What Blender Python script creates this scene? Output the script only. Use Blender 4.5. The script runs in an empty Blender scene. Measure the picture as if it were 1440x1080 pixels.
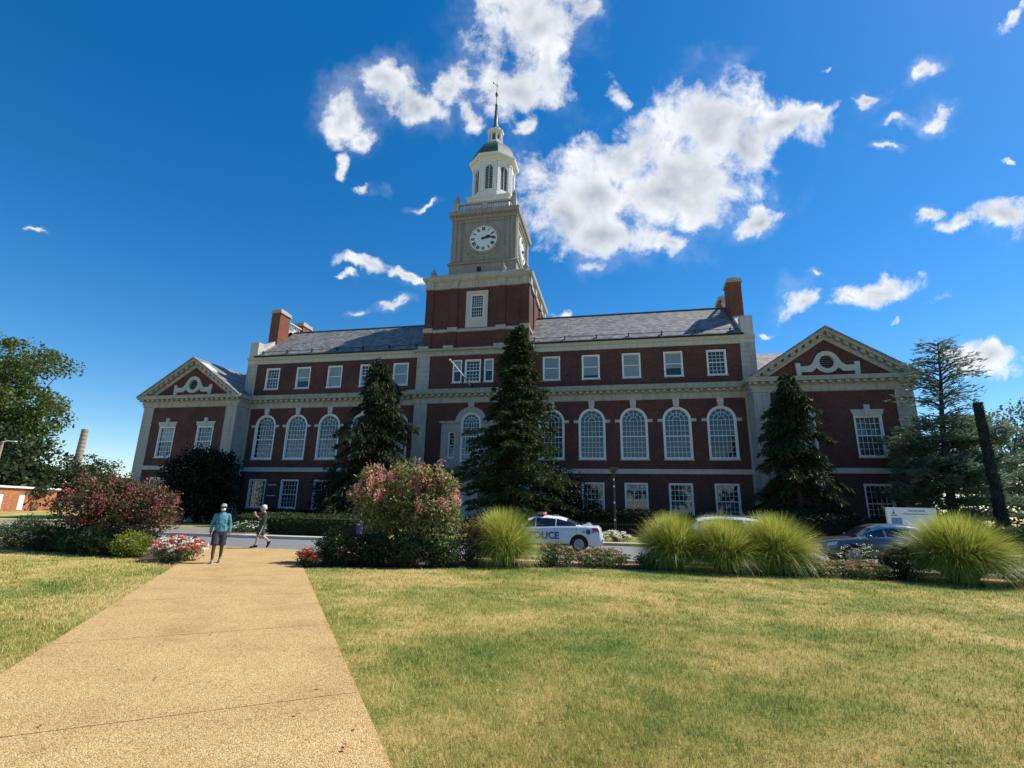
import bpy, bmesh, math, random
import numpy as np
from math import sin, cos, pi, radians
from mathutils import Vector, Matrix, geometry

scene = bpy.context.scene
COL = scene.collection
SUN_EL, SUN_AZ = 50.0, 27.0        # sun: elevation, angle from +X towards +Y (degrees)

# ------------------------------------------------------------------ materials
def newmat(name):
    m = bpy.data.materials.new(name); m.use_nodes = True
    nt = m.node_tree
    return m, nt, nt.nodes, nt.links, nt.nodes['Principled BSDF']

def ramp(nodes, stops):
    r = nodes.new('ShaderNodeValToRGB')
    el = r.color_ramp.elements
    while len(el) < len(stops): el.new(0.5)
    for e, (p, c) in zip(el, stops):
        e.position = p; e.color = (c[0], c[1], c[2], 1)
    return r

def noise(nodes, links, vec, scale, detail=4, rough=.6):
    n = nodes.new('ShaderNodeTexNoise'); n.inputs['Scale'].default_value = scale
    n.inputs['Detail'].default_value = detail; n.inputs['Roughness'].default_value = rough
    if vec is not None: links.new(vec, n.inputs['Vector'])
    return n

def solid(name, c, rough=.7, metal=0., spec=.5, var=.12, scale=3., bump=0., bscale=40.):
    """plain surface with a little procedural mottling"""
    m, nt, N, L, P = newmat(name)
    tc = N.new('ShaderNodeTexCoord')
    n = noise(N, L, tc.outputs['Object'], scale, 6, .65)
    a = [max(0, x*(1-var)) for x in c]; b = [min(1, x*(1+var)) for x in c]
    r = ramp(N, [(.3, a), (.7, b)])
    L.new(n.outputs['Fac'], r.inputs['Fac']); L.new(r.outputs['Color'], P.inputs['Base Color'])
    P.inputs['Roughness'].default_value = rough; P.inputs['Metallic'].default_value = metal
    P.inputs['Specular IOR Level'].default_value = spec
    if bump:
        n2 = noise(N, L, tc.outputs['Object'], bscale, 5, .6)
        bp = N.new('ShaderNodeBump'); bp.inputs['Strength'].default_value = bump; bp.inputs['Distance'].default_value = .02
        L.new(n2.outputs['Fac'], bp.inputs['Height']); L.new(bp.outputs['Normal'], P.inputs['Normal'])
    return m

def brick(name, c1, c2, mortar, rot=False):
    m, nt, N, L, P = newmat(name)
    tc = N.new('ShaderNodeTexCoord')
    sep = N.new('ShaderNodeSeparateXYZ'); L.new(tc.outputs['Object'], sep.inputs[0])
    add = N.new('ShaderNodeMath'); add.operation = 'ADD'
    L.new(sep.outputs['X'], add.inputs[0]); L.new(sep.outputs['Y'], add.inputs[1])
    cmb = N.new('ShaderNodeCombineXYZ'); L.new(add.outputs[0], cmb.inputs['X']); L.new(sep.outputs['Z'], cmb.inputs['Y'])
    b = N.new('ShaderNodeTexBrick'); L.new(cmb.outputs[0], b.inputs['Vector'])
    b.inputs['Scale'].default_value = 1; b.inputs['Brick Width'].default_value = .22; b.inputs['Row Height'].default_value = .075
    b.inputs['Mortar Size'].default_value = .006; b.inputs['Bias'].default_value = -.1
    b.inputs['Color1'].default_value = (*c1, 1); b.inputs['Color2'].default_value = (*c2, 1); b.inputs['Mortar'].default_value = (*mortar, 1)
    n = noise(N, L, tc.outputs['Object'], .35, 7, .7)
    r = ramp(N, [(.25, (.55, .54, .53)), (.5, (.9, .88, .86)), (.75, (1.25, 1.2, 1.15))])
    L.new(n.outputs['Fac'], r.inputs['Fac'])
    n3 = noise(N, L, cmb.outputs[0], 6, 3, .6)
    r3 = ramp(N, [(.3, (.72, .72, .72)), (.7, (1.2, 1.2, 1.2))]); L.new(n3.outputs['Fac'], r3.inputs['Fac'])
    mx = N.new('ShaderNodeMix'); mx.data_type = 'RGBA'; mx.blend_type = 'MULTIPLY'; mx.inputs['Factor'].default_value = 1
    L.new(b.outputs['Color'], mx.inputs['A']); L.new(r.outputs['Color'], mx.inputs['B'])
    mx2 = N.new('ShaderNodeMix'); mx2.data_type = 'RGBA'; mx2.blend_type = 'MULTIPLY'; mx2.inputs['Factor'].default_value = 1
    L.new(mx.outputs['Result'], mx2.inputs['A']); L.new(r3.outputs['Color'], mx2.inputs['B'])
    L.new(mx2.outputs['Result'], P.inputs['Base Color'])
    P.inputs['Roughness'].default_value = .85; P.inputs['Specular IOR Level'].default_value = .25
    return m

def stone(name, c, streak=.35):
    """limestone with weather streaks running down"""
    m, nt, N, L, P = newmat(name)
    tc = N.new('ShaderNodeTexCoord')
    mp = N.new('ShaderNodeMapping'); mp.inputs['Scale'].default_value = (1.6, 1.6, .25); L.new(tc.outputs['Object'], mp.inputs['Vector'])
    n = noise(N, L, mp.outputs['Vector'], 2.2, 8, .7)
    r = ramp(N, [(.28, [x*(1-streak) for x in c]), (.55, c), (.8, [min(1, x*1.12) for x in c])])
    L.new(n.outputs['Fac'], r.inputs['Fac']); 
    n2 = noise(N, L, tc.outputs['Object'], 14, 5, .7)
    r2 = ramp(N, [(.3, (.84, .84, .84)), (.7, (1.06, 1.06, 1.06))]); L.new(n2.outputs['Fac'], r2.inputs['Fac'])
    mx = N.new('ShaderNodeMix'); mx.data_type = 'RGBA'; mx.blend_type = 'MULTIPLY'; mx.inputs['Factor'].default_value = 1
    L.new(r.outputs['Color'], mx.inputs['A']); L.new(r2.outputs['Color'], mx.inputs['B'])
    L.new(mx.outputs['Result'], P.inputs['Base Color'])
    P.inputs['Roughness'].default_value = .85; P.inputs['Specular IOR Level'].default_value = .25
    return m

def slate(name):
    m, nt, N, L, P = newmat(name)
    tc = N.new('ShaderNodeTexCoord')
    sep = N.new('ShaderNodeSeparateXYZ'); L.new(tc.outputs['Object'], sep.inputs[0])
    add = N.new('ShaderNodeMath'); add.operation = 'ADD'; L.new(sep.outputs['X'], add.inputs[0])
    mu = N.new('ShaderNodeMath'); mu.operation = 'MULTIPLY'; mu.inputs[1].default_value = .13; L.new(sep.outputs['Y'], mu.inputs[0]); L.new(mu.outputs[0], add.inputs[1])
    cmb = N.new('ShaderNodeCombineXYZ'); L.new(add.outputs[0], cmb.inputs['X']); L.new(sep.outputs['Z'], cmb.inputs['Y'])
    b = N.new('ShaderNodeTexBrick'); L.new(cmb.outputs[0], b.inputs['Vector'])
    b.inputs['Scale'].default_value = 1; b.inputs['Brick Width'].default_value = .42; b.inputs['Row Height'].default_value = .17
    b.inputs['Mortar Size'].default_value = .012; b.inputs['Bias'].default_value = 0
    b.inputs['Color1'].default_value = (.10, .103, .107, 1); b.inputs['Color2'].default_value = (.27, .262, .25, 1); b.inputs['Mortar'].default_value = (.04, .04, .045, 1)
    n = noise(N, L, cmb.outputs[0], 1.3, 6, .7)
    r = ramp(N, [(.3, (.7, .72, .75)), (.7, (1.25, 1.22, 1.15))]); L.new(n.outputs['Fac'], r.inputs['Fac'])
    mx = N.new('ShaderNodeMix'); mx.data_type = 'RGBA'; mx.blend_type = 'MULTIPLY'; mx.inputs['Factor'].default_value = 1
    L.new(b.outputs['Color'], mx.inputs['A']); L.new(r.outputs['Color'], mx.inputs['B'])
    L.new(mx.outputs['Result'], P.inputs['Base Color'])
    bp = N.new('ShaderNodeBump'); bp.inputs['Strength'].default_value = .5; bp.inputs['Distance'].default_value = .02
    L.new(b.outputs['Fac'], bp.inputs['Height']); bp.invert = True; L.new(bp.outputs['Normal'], P.inputs['Normal'])
    P.inputs['Roughness'].default_value = .6
    return m

def glass(name, tint=(.8, .88, .9), refl=.045, rough=.02):
    m, nt, N, L, P = newmat(name)
    N.remove(P); out = N['Material Output']
    t = N.new('ShaderNodeBsdfTransparent'); t.inputs['Color'].default_value = (*tint, 1)
    g = N.new('ShaderNodeBsdfGlossy'); g.inputs['Roughness'].default_value = rough
    fr = N.new('ShaderNodeFresnel'); fr.inputs['IOR'].default_value = 1.45
    ad = N.new('ShaderNodeMath'); ad.operation = 'ADD'; ad.use_clamp = True; ad.inputs[1].default_value = refl; L.new(fr.outputs[0], ad.inputs[0])
    tc = N.new('ShaderNodeTexCoord'); n = noise(N, L, tc.outputs['Object'], 1.2, 2, .5)
    bp = N.new('ShaderNodeBump'); bp.inputs['Strength'].default_value = .02; bp.inputs['Distance'].default_value = .05
    L.new(n.outputs['Fac'], bp.inputs['Height']); L.new(bp.outputs['Normal'], g.inputs['Normal'])
    mx = N.new('ShaderNodeMixShader'); L.new(ad.outputs[0], mx.inputs[0]); L.new(t.outputs[0], mx.inputs[1]); L.new(g.outputs[0], mx.inputs[2])
    L.new(mx.outputs[0], out.inputs['Surface'])
    return m

def leafmat(name, cols, trans=.3, rough=.55, spec=.3):
    m, nt, N, L, P = newmat(name)
    ge = N.new('ShaderNodeNewGeometry')
    r = ramp(N, [(i/(len(cols)-1), c) for i, c in enumerate(cols)])
    L.new(ge.outputs['Random Per Island'], r.inputs['Fac']); L.new(r.outputs['Color'], P.inputs['Base Color'])
    P.inputs['Roughness'].default_value = rough; P.inputs['Specular IOR Level'].default_value = spec
    t = N.new('ShaderNodeBsdfTranslucent')
    hs = N.new('ShaderNodeHueSaturation'); hs.inputs['Value'].default_value = 1.5; hs.inputs['Hue'].default_value = .485; L.new(r.outputs['Color'], hs.inputs['Color'])
    L.new(hs.outputs['Color'], t.inputs['Color'])
    mx = N.new('ShaderNodeMixShader'); mx.inputs[0].default_value = trans
    L.new(P.outputs[0], mx.inputs[1]); L.new(t.outputs[0], mx.inputs[2]); L.new(mx.outputs[0], N['Material Output'].inputs['Surface'])
    return m

M = {}
M['brick'] = brick('brick', (.128, .045, .039), (.078, .032, .029), (.12, .095, .085))
M['brick_old'] = brick('brick_chimney', (.25, .075, .045), (.165, .05, .034), (.2, .14, .10))
M['brick_low'] = brick('brick_orange', (.42, .15, .065), (.34, .11, .05), (.4, .25, .16))
M['stone'] = stone('limestone', (.42, .40, .37))
M['stone_pale'] = stone('limestone_pale', (.52, .505, .47), .2)
M['stone_grey'] = stone('limestone_grey', (.295, .272, .245), .3)
M['copper'] = stone('copper_green', (.33, .37, .32), .4)
M['slate'] = slate('slate')
M['white'] = solid('white_paint', (.74, .75, .74), .5, var=.05)
M['white_wood'] = stone('white_wood', (.70, .71, .71), .10)
M['blind'] = solid('blind', (.58, .62, .64), .8, var=.04, scale=2)
M['dark'] = solid('room_shade', (.018, .02, .024), .9)  # near-black back plates, the darkness of unlit rooms put into the colour
M['sky_tint'] = solid('painted_sky_tint', (.075, .115, .155), .9, var=.4, scale=5)  # blue of the reflected sky painted on panels behind the panes
M['glass'] = glass('window_glass')
M['louver'] = solid('louver_dark', (.10, .11, .11), .7)
M['dome'] = solid('dome_green', (.055, .085, .07), .55, var=.3, scale=4)
M['lead'] = solid('lead_grey', (.10, .105, .11), .5, var=.3, scale=6)
M['iron'] = solid('black_iron', (.018, .019, .021), .45, var=.2)
M['gold'] = solid('finial_dark', (.06, .055, .05), .4, metal=.4)
M['clock'] = solid('clock_dial', (.62, .68, .70), .4, var=.04)
M['numeral'] = solid('clock_numeral', (.012, .013, .016), .5)
M['bark'] = solid('bark', (.085, .06, .045), .95, var=.5, scale=6, bump=.8, bscale=14)
M['bark_dark'] = solid('bark_dark', (.04, .033, .028), .95, var=.5, scale=6, bump=.8, bscale=14)
M['asphalt'] = solid('asphalt', (.165, .165, .165), .9, var=.18, scale=1.2, bump=.3, bscale=60)
M['concrete'] = solid('concrete', (.44, .40, .33), .9, var=.2, scale=1.5, bump=.2, bscale=50)
M['kerb'] = solid('kerb_concrete', (.50, .45, .36), .9, var=.2, scale=2)
M['kerb_yellow'] = solid('kerb_yellow', (.52, .38, .13), .8, var=.25, scale=2)
M['paver'] = solid('paver', (.20, .175, .14), .9, var=.25, scale=2)
M['mulch'] = solid('mulch', (.055, .036, .024), 1., var=.6, scale=14, bump=1., bscale=40)
M['concrete_tan'] = solid('stack_brick', (.30, .25, .2), .9, var=.25, scale=.3)

# ------------------------------------------------------------------ mesh builder
class MB:
    def __init__(s): s.v = []; s.f = []; s.m = []
    def add(s, vs, fs, m=0):
        o = len(s.v); s.v += [tuple(p) for p in vs]
        for f in fs: s.f.append(tuple(i+o for i in f)); s.m.append(m)
        return s
    def box(s, x0, x1, y0, y1, z0, z1, m=0):
        if x0 > x1: x0, x1 = x1, x0
        if y0 > y1: y0, y1 = y1, y0
        return s.add([(x0,y0,z0),(x1,y0,z0),(x1,y1,z0),(x0,y1,z0),(x0,y0,z1),(x1,y0,z1),(x1,y1,z1),(x0,y1,z1)],
              [(3,2,1,0),(4,5,6,7),(0,1,5,4),(1,2,6,5),(2,3,7,6),(3,0,4,7)], m)
    def prism_y(s, poly, y0, y1, m=0):         # poly in (x,z), counter clockwise seen from -Y
        n = len(poly)
        return s.add([(x,y0,z) for x,z in poly]+[(x,y1,z) for x,z in poly],
              [tuple(range(n)), tuple(range(2*n-1, n-1, -1))]+[((i+1)%n, i, i+n, (i+1)%n+n) for i in range(n)], m)
    def prism_x(s, poly, x0, x1, m=0):         # poly in (y,z)
        n = len(poly)
        return s.add([(x0,y,z) for y,z in poly]+[(x1,y,z) for y,z in poly],
              [tuple(range(n-1,-1,-1)), tuple(range(n, 2*n))]+[(i, (i+1)%n, (i+1)%n+n, i+n) for i in range(n)], m)
    def lathe(s, prof, c=(0,0,0), n=16, m=0, a0=0., axis='z', cap=True):
        vs = []
        for r, z in prof:
            for k in range(n):
                a = a0+2*pi*k/n
                p = (r*cos(a), r*sin(a), z) if axis == 'z' else ((r*cos(a), z, r*sin(a)) if axis == 'y' else (z, r*cos(a), r*sin(a)))
                vs.append((c[0]+p[0], c[1]+p[1], c[2]+p[2]))
        fs = []
        for i in range(len(prof)-1):
            for k in range(n):
                fs.append((i*n+k, i*n+(k+1)%n, (i+1)*n+(k+1)%n, (i+1)*n+k))
        if cap: fs += [tuple(range(n-1,-1,-1)), tuple(range((len(prof)-1)*n, len(prof)*n))]
        return s.add(vs, fs, m)
    def tube(s, pts, rad, n=8, m=0, cap=True, flat=1.):
        pts = [Vector(p) for p in pts]
        if not hasattr(rad, '__len__'): rad = [rad]*len(pts)
        vs = []; up = None
        for i, p in enumerate(pts):
            d = (pts[min(i+1, len(pts)-1)]-pts[max(i-1, 0)]).normalized()
            if up is None: up = Vector((0,0,1)) if abs(d.z) < .9 else Vector((1,0,0))
            x = d.cross(up).normalized(); y = x.cross(d).normalized(); up = y
            for k in range(n):
                a = 2*pi*k/n
                vs.append(p+x*(rad[i]*cos(a))+y*(rad[i]*sin(a)*flat))
        fs = [(i*n+k, i*n+(k+1)%n, (i+1)*n+(k+1)%n, (i+1)*n+k) for i in range(len(pts)-1) for k in range(n)]
        if cap: fs += [tuple(range(n-1,-1,-1)), tuple(range((len(pts)-1)*n, len(pts)*n))]
        return s.add(vs, fs, m)
    def ball(s, c, r, n=10, k=7, m=0):
        if not hasattr(r, '__len__'): r = (r, r, r)
        prof = [(max(1e-4, sin(pi*i/k)), -cos(pi*i/k)) for i in range(k+1)]
        vs = []
        for rr, z in prof:
            for j in range(n): vs.append((c[0]+r[0]*rr*cos(2*pi*j/n), c[1]+r[1]*rr*sin(2*pi*j/n), c[2]+r[2]*z))
        fs = [(i*n+j, i*n+(j+1)%n, (i+1)*n+(j+1)%n, (i+1)*n+j) for i in range(k) for j in range(n)]
        fs += [tuple(range(n-1,-1,-1)), tuple(range(k*n, (k+1)*n))]
        return s.add(vs, fs, m)
    def sweep_front(s, prof, x0, x1, yf, mats=None, m=0, ends=True):
        """moulding: prof = [(projection, z)] swept along X in front of plane yf"""
        n = len(prof)
        vs = [(x0, yf-p, z) for p, z in prof]+[(x1, yf-p, z) for p, z in prof]
        o = len(s.v); s.v += vs
        for i in range(n-1):
            s.f.append((o+i, o+i+n, o+i+1+n, o+i+1)); s.m.append(mats[i] if mats else m)
        if ends:
            s.f.append(tuple(o+i for i in range(n-1,-1,-1))); s.m.append(m); s.f.append(tuple(o+n+i for i in range(n))); s.m.append(m)
        return s
    def sweep_ring(s, prof, x0, x1, y0, y1, mats=None, m=0, closed=True):
        """moulding: mitred round a rectangle (or three sides of it: left, front, right)"""
        n = len(prof); o = len(s.v)
        for p, z in prof:
            s.v += [(x0-p, y1+(p if closed else 0), z), (x0-p, y0-p, z), (x1+p, y0-p, z), (x1+p, y1+(p if closed else 0), z)]
        for i in range(n-1):
            for k in range(4 if closed else 3):
                a, b = k, (k+1) % 4
                s.f.append((o+4*i+a, o+4*i+b, o+4*i+4+b, o+4*i+4+a)); s.m.append(mats[i] if mats else m)
        return s
    def xform(s, mat, start=0):
        s.v[start:] = [tuple(mat @ Vector(p)) for p in s.v[start:]]
        return s
    def mesh(s, name, mats, smooth=False):
        me = bpy.data.meshes.new(name); me.from_pydata(s.v, [], s.f)
        for m in mats: me.materials.append(m)
        me.polygons.foreach_set('material_index', s.m)
        if smooth: me.polygons.foreach_set('use_smooth', [True]*len(s.f))
        me.update(); return me
    def build(s, name, mats, parent=None, smooth=False, loc=None, rotz=0, mname=None):
        if not isinstance(mats, (list, tuple)): mats = [mats]
        return link(name, s.mesh(mname or name, mats, smooth), parent, loc, rotz)

def link(name, me, parent=None, loc=None, rotz=0):
    o = bpy.data.objects.new(name, me); COL.objects.link(o)
    if parent is not None: o.parent = parent
    if loc is not None: o.location = loc
    if rotz: o.rotation_euler = (0, 0, rotz)
    return o

def tag(o, label=None, cat=None, group=None, kind=None):
    if label: o['label'] = label
    if cat: o['category'] = cat
    if group: o['group'] = group
    if kind: o['kind'] = kind
    return o

def thing(name, label, cat, loc=(0,0,0), rotz=0, group=None):
    o = bpy.data.objects.new(name, None); COL.objects.link(o)
    o.empty_display_size = .3; o.location = loc; o.rotation_euler = (0,0,rotz)
    return tag(o, label, cat, group)

def bake(o):
    """replace an object's mesh with its evaluated (modified) mesh"""
    dg = bpy.context.evaluated_depsgraph_get(); dg.update()
    me = bpy.data.meshes.new_from_object(o.evaluated_get(dg)); o.modifiers.clear(); o.data = me
    return o

def text_mesh(txt, size, depth=.004, bold=0.):
    cu = bpy.data.curves.new('lettering', 'FONT'); cu.body = txt; cu.size = size; cu.extrude = depth; cu.offset = bold
    cu.align_x = 'CENTER'; cu.align_y = 'CENTER'; cu.resolution_u = 3
    o = bpy.data.objects.new('lettering', cu); COL.objects.link(o)
    dg = bpy.context.evaluated_depsgraph_get(); dg.update()
    me = bpy.data.meshes.new_from_object(o.evaluated_get(dg))
    bpy.data.objects.remove(o); bpy.data.curves.remove(cu)
    return me

# ------------------------------------------------------------------ leaves (numpy)
def quads_mesh(name, V, mats, midx=None, nv=4):
    """V: (n,nv,3) one face per row"""
    n = len(V)
    me = bpy.data.meshes.new(name)
    me.vertices.add(n*nv); me.loops.add(n*nv); me.polygons.add(n)
    me.vertices.foreach_set('co', np.ascontiguousarray(V, dtype=np.float32).reshape(-1))
    me.loops.foreach_set('vertex_index', np.arange(n*nv, dtype=np.int32))
    me.polygons.foreach_set('loop_start', np.arange(0, n*nv, nv, dtype=np.int32))
    me.polygons.foreach_set('loop_total', np.full(n, nv, dtype=np.int32))
    for m in (mats if isinstance(mats, (list, tuple)) else [mats]): me.materials.append(m)
    if midx is not None: me.polygons.foreach_set('material_index', np.asarray(midx, dtype=np.int32))
    me.update(calc_edges=True); me.validate()
    return me

def rhombs(P, D, L, W, rng, nrm=None):
    """leaf rhombi at points P, along directions D, length L, width W"""
    n = len(P)
    D = D/np.linalg.norm(D, axis=1, keepdims=True)
    R = rng.normal(size=(n,3)) if nrm is None else nrm+.35*rng.normal(size=(n,3))
    S = np.cross(D, R); S /= np.linalg.norm(S, axis=1, keepdims=True)+1e-9
    L = np.asarray(L).reshape(-1,1)*np.ones((n,1)); W = np.asarray(W).reshape(-1,1)*np.ones((n,1))
    return np.stack([P, P+D*L*.45+S*W*.5, P+D*L, P+D*L*.45-S*W*.5], 1)

def shell_points(n, ells, rng, clump=.25, nclump=120, inner=.45):
    """points gathered in clumps on and inside a union of ellipsoids (cx,cy,cz,rx,ry,rz)"""
    ells = np.array(ells, float)
    vol = (ells[:,3]*ells[:,4]*ells[:,5])**(2/3); vol /= vol.sum()
    k = rng.choice(len(ells), nclump, p=vol)
    d = rng.normal(size=(nclump,3)); d /= np.linalg.norm(d, axis=1, keepdims=True)
    r = inner+(1-inner)*rng.random(nclump)**.5
    cc = ells[k,:3]+d*r[:,None]*ells[k,3:]
    j = rng.integers(0, nclump, n)
    sz = clump*(.6+.8*rng.random(nclump))
    g = rng.normal(size=(n,3)); g *= (np.minimum(np.linalg.norm(g, axis=1, keepdims=True), 1.7)/np.linalg.norm(g, axis=1, keepdims=True))
    P = cc[j]+g*sz[j][:,None]*np.array([1,1,.8])
    out = P-ells[k[j],:3]
    return P, out/(np.linalg.norm(out, axis=1, keepdims=True)+1e-9), cc
# ================================================================== THE LIBRARY BUILDING
LIB = thing('library_building', 'long red brick library with a white-topped clock tower, slate roofs and gabled end wings', 'building')

def arch_outline(hw, z0, spring, n=14, cx=0):
    return [(cx-hw, z0), (cx+hw, z0)]+[(cx+hw*cos(pi*k/n), spring+hw*sin(pi*k/n)) for k in range(n+1)]
def rect_outline(hw, z0, z1, cx=0):
    return [(cx-hw, z0), (cx+hw, z0), (cx+hw, z1), (cx-hw, z1)]
def ring_frame(mb, outer, inner, y0, y1, m=0):
    n = len(outer)
    vs = [(x,y0,z) for x,z in outer]+[(x,y0,z) for x,z in inner]+[(x,y1,z) for x,z in outer]+[(x,y1,z) for x,z in inner]
    fs = []
    for i in range(n):
        j = (i+1) % n
        fs += [(i, j, n+j, n+i), (n+i, n+j, 3*n+j, 3*n+i), (j, i, 2*n+i, 2*n+j)]
    mb.add(vs, fs, m)
def wall_panel(mb, x0, x1, z0, z1, Y, holes, m=0, mdark=1, reveal=.3, top=None):
    """brick sheet facing -Y with window openings, reveals and near-black plates painted as unlit rooms behind"""
    outer = [(x0,z0),(x1,z0)]+(top if top else [(x1,z1),(x0,z1)])
    loops = [[Vector((x,z,0)) for x,z in outer]]+[[Vector((x,z,0)) for x,z in h] for h in holes]
    tri = geometry.tessellate_polygon(loops)
    flat = [p for l in loops for p in l]
    o = len(mb.v); mb.v += [(p.x, Y, p.y) for p in flat]
    for t in tri:
        a, b, c = [flat[i] for i in t]
        if (b-a).cross(c-a).z < 0: t = (t[0], t[2], t[1])
        mb.f.append(tuple(i+o for i in t)); mb.m.append(m)
    for h in holes:
        n = len(h)
        mb.add([(x,Y,z) for x,z in h]+[(x,Y+reveal,z) for x,z in h], [(i, (i+1)%n, (i+1)%n+n, i+n) for i in range(n)], m)
        xs = [p[0] for p in h]; zs = [p[1] for p in h]
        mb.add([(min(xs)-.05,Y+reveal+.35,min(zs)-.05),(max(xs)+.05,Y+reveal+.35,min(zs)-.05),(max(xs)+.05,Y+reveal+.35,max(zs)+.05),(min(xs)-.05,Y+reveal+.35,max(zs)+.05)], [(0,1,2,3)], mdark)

# ---- window prototypes (origin: middle of the sill line on the wall face)
def muntins(mb, xs, zs, x0, x1, z0, z1, w=.03, y0=.135, y1=.172, arch=None):
    for x in xs:
        zt = z1
        if arch: zt = arch[1]+math.sqrt(max(0, arch[0]**2-x*x))*arch[2] if arch[2] else z1
        mb.box(x-w/2, x+w/2, y0, y1, z0, zt)
    for z in zs: mb.box(x0, x1, y0+.004, y1-.004, z-w/2, z+w/2)
def pane_mesh(name, outline, y=.165):
    mb = MB(); mb.add([(x,y,z) for x,z in outline], [tuple(range(len(outline)))]); return mb.mesh(name, [M['glass']])

def proto_arched(hw=1.19, H=4.69, rail=2.12, cols=6, fan=True, lowrows=4, uprows=3, sillw=.07):
    sp = H-hw; mb = MB()
    ring_frame(mb, arch_outline(hw-.002, 0.1, sp), arch_outline(hw-.13, .2, sp), -.03, .2)
    ring_frame(mb, arch_outline(hw-.13, .2, sp), arch_outline(hw-.215, .28, sp), .08, .2)
    w = hw-.215
    mb.box(-w, w, .1, .2, rail-.045, rail+.045)
    xs = [-w+2*w*(k+1)/cols for k in range(cols-1)]
    muntins(mb, xs, [.28+(rail-.33)*(k+1)/lowrows for k in range(lowrows-1)], -w, w, .28, rail-.045)
    muntins(mb, xs, [rail+(sp-rail)*(k+1)/uprows for k in range(uprows)], -w, w, rail+.045, sp)
    if fan:
        for rr in (.36*w, .70*w):
            a = [(rr*cos(pi*k/12), sp+rr*sin(pi*k/12)) for k in range(13)]; b = [((rr-.036)*cos(pi*k/12), sp+(rr-.036)*sin(pi*k/12)) for k in range(13)]
            for k in range(12): mb.add([(a[k][0],.136,a[k][1]),(a[k+1][0],.136,a[k+1][1]),(b[k+1][0],.136,b[k+1][1]),(b[k][0],.136,b[k][1])], [(0,1,2,3)])
        for k in range(1, 6):
            a = pi*k/6; r0, r1 = (.36*w if k in (1,3,5) else .70*w)*0+(.70*w if k in (1,5) else .36*w), w
            d = Vector((cos(a), 0, sin(a))); nrm = Vector((-sin(a), 0, cos(a)))*.018
            p0 = Vector((0,.139,sp))+d*r0; p1 = Vector((0,.139,sp))+d*r1
            mb.add([p0+nrm, p1+nrm, p1-nrm, p0-nrm], [(0,1,2,3)])
    out = {'window': mb.mesh('arched_sash', [M['white']]), 'pane': pane_mesh('arched_pane', arch_outline(w, .28, sp))}
    s = MB().box(-hw-sillw, hw+sillw, -.12, .12, 0, .1); out['sill'] = s.mesh('sill', [M['stone_pale']])
    return out
def proto_sash(hw, H, rail, cols=4, uprows=3, lowrows=3, fw=.11, plain=False, sillw=.07):
    mb = MB()
    ring_frame(mb, rect_outline(hw-.002, .1, H-.002), rect_outline(hw-fw, .16, H-fw), -.02, .2)
    ring_frame(mb, rect_outline(hw-fw, .16, H-fw), rect_outline(hw-fw-.06, .24, H-fw-.06), .08, .2)
    w = hw-fw-.06; z0, z1 = .24, H-fw-.06
    mb.box(-w, w, .09, .2, rail-.04, rail+.04)
    if not plain:
        xs = [-w+2*w*(k+1)/cols for k in range(cols-1)]
        muntins(mb, xs, [z0+(rail-.04-z0)*(k+1)/lowrows for k in range(lowrows-1)], -w, w, z0, rail-.04)
        muntins(mb, xs, [rail+.04+(z1-rail-.04)*(k+1)/uprows for k in range(uprows-1)], -w, w, rail+.04, z1)
    out = {'window': mb.mesh('sash', [M['white']]), 'pane': pane_mesh('sash_pane', rect_outline(w, z0, z1))}
    s = MB().box(-hw-sillw, hw+sillw, -.1, .1, 0, .1); out['sill'] = s.mesh('sill', [M['stone_pale']])
    return out
def rect_mesh(name, x0, x1, z0, z1, y, mat):
    mb = MB(); mb.add([(x0,y,z0),(x1,y,z0),(x1,y,z1),(x0,y,z1)], [(0,1,2,3)]); return mb.mesh(name, [mat])

arched = proto_arched()
key = MB().prism_y([(-.2,4.66),(.2,4.66),(.27,5.1),(.27,5.385),(-.27,5.385),(-.27,5.1)], -.14, .02); arched['keystone'] = key.mesh('keystone', [M['stone_pale']])
arched['impost'] = [MB().box(s*(1.195), s*(1.195+.42), -.07, .02, 3.36, 3.62).mesh('impost', [M['stone_pale']]) for s in (-1, 1)]
third = proto_sash(.82, 2.41, 1.27, cols=4)
third_plain = proto_sash(.82, 2.41, 1.27, plain=True)
ground_w = proto_sash(.975, 2.885, 1.43, cols=5)
wing_w = proto_sash(.98, 3.32, 1.75, cols=5, uprows=3, lowrows=3)
wing_lintel = MB().prism_y([(-1.0,3.325),(1.0,3.325),(1.17,3.79),(-1.17,3.79)], -.09, .02)
wing_lintel.prism_y([(-.17,3.30),(.17,3.30),(.2,4.17),(-.2,4.17)], -.15, .018)
wing_lintel_me = wing_lintel.mesh('lintel', [M['stone_pale']])
tower_c = proto_sash(.80, 2.36, 1.25, cols=4); tower_s = proto_sash(.46, 2.36, 1.25, plain=True, fw=.08)
stage_w = proto_sash(.72, 2.70, 1.3, cols=5, uprows=5, lowrows=3, fw=.09, sillw=.0)

def put_window(name, P, x, Y, z, extra=()):
    w = link(name, P['window'], LIB, (x, Y, z))
    link('pane', P['pane'], w); link('sill', P['sill'], w)
    for k in ('keystone',):
        if k in P: link(k, P[k], w)
    for me in P.get('impost', ()): link('impost', me, w)
    for nm, me in extra: link(nm, me, w)
    return w
rng_w = random.Random(3)
def blind(hw, z0, z1): return ('blind', rect_mesh('blind', -hw, hw, z0, z1, .22, M['blind']))
def sky_tint(hw, z0, z1): return ('sky_tint_panel', rect_mesh('sky_tint_panel', -hw, hw, z0, z1, .25, M['sky_tint']))  # flat panel behind the glass carrying the painted sky reflection colour

AX = [7.6227+3.6608*k for k in range(5)]
WX = 30.25
BM = [M['brick'], M['dark']]
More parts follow.
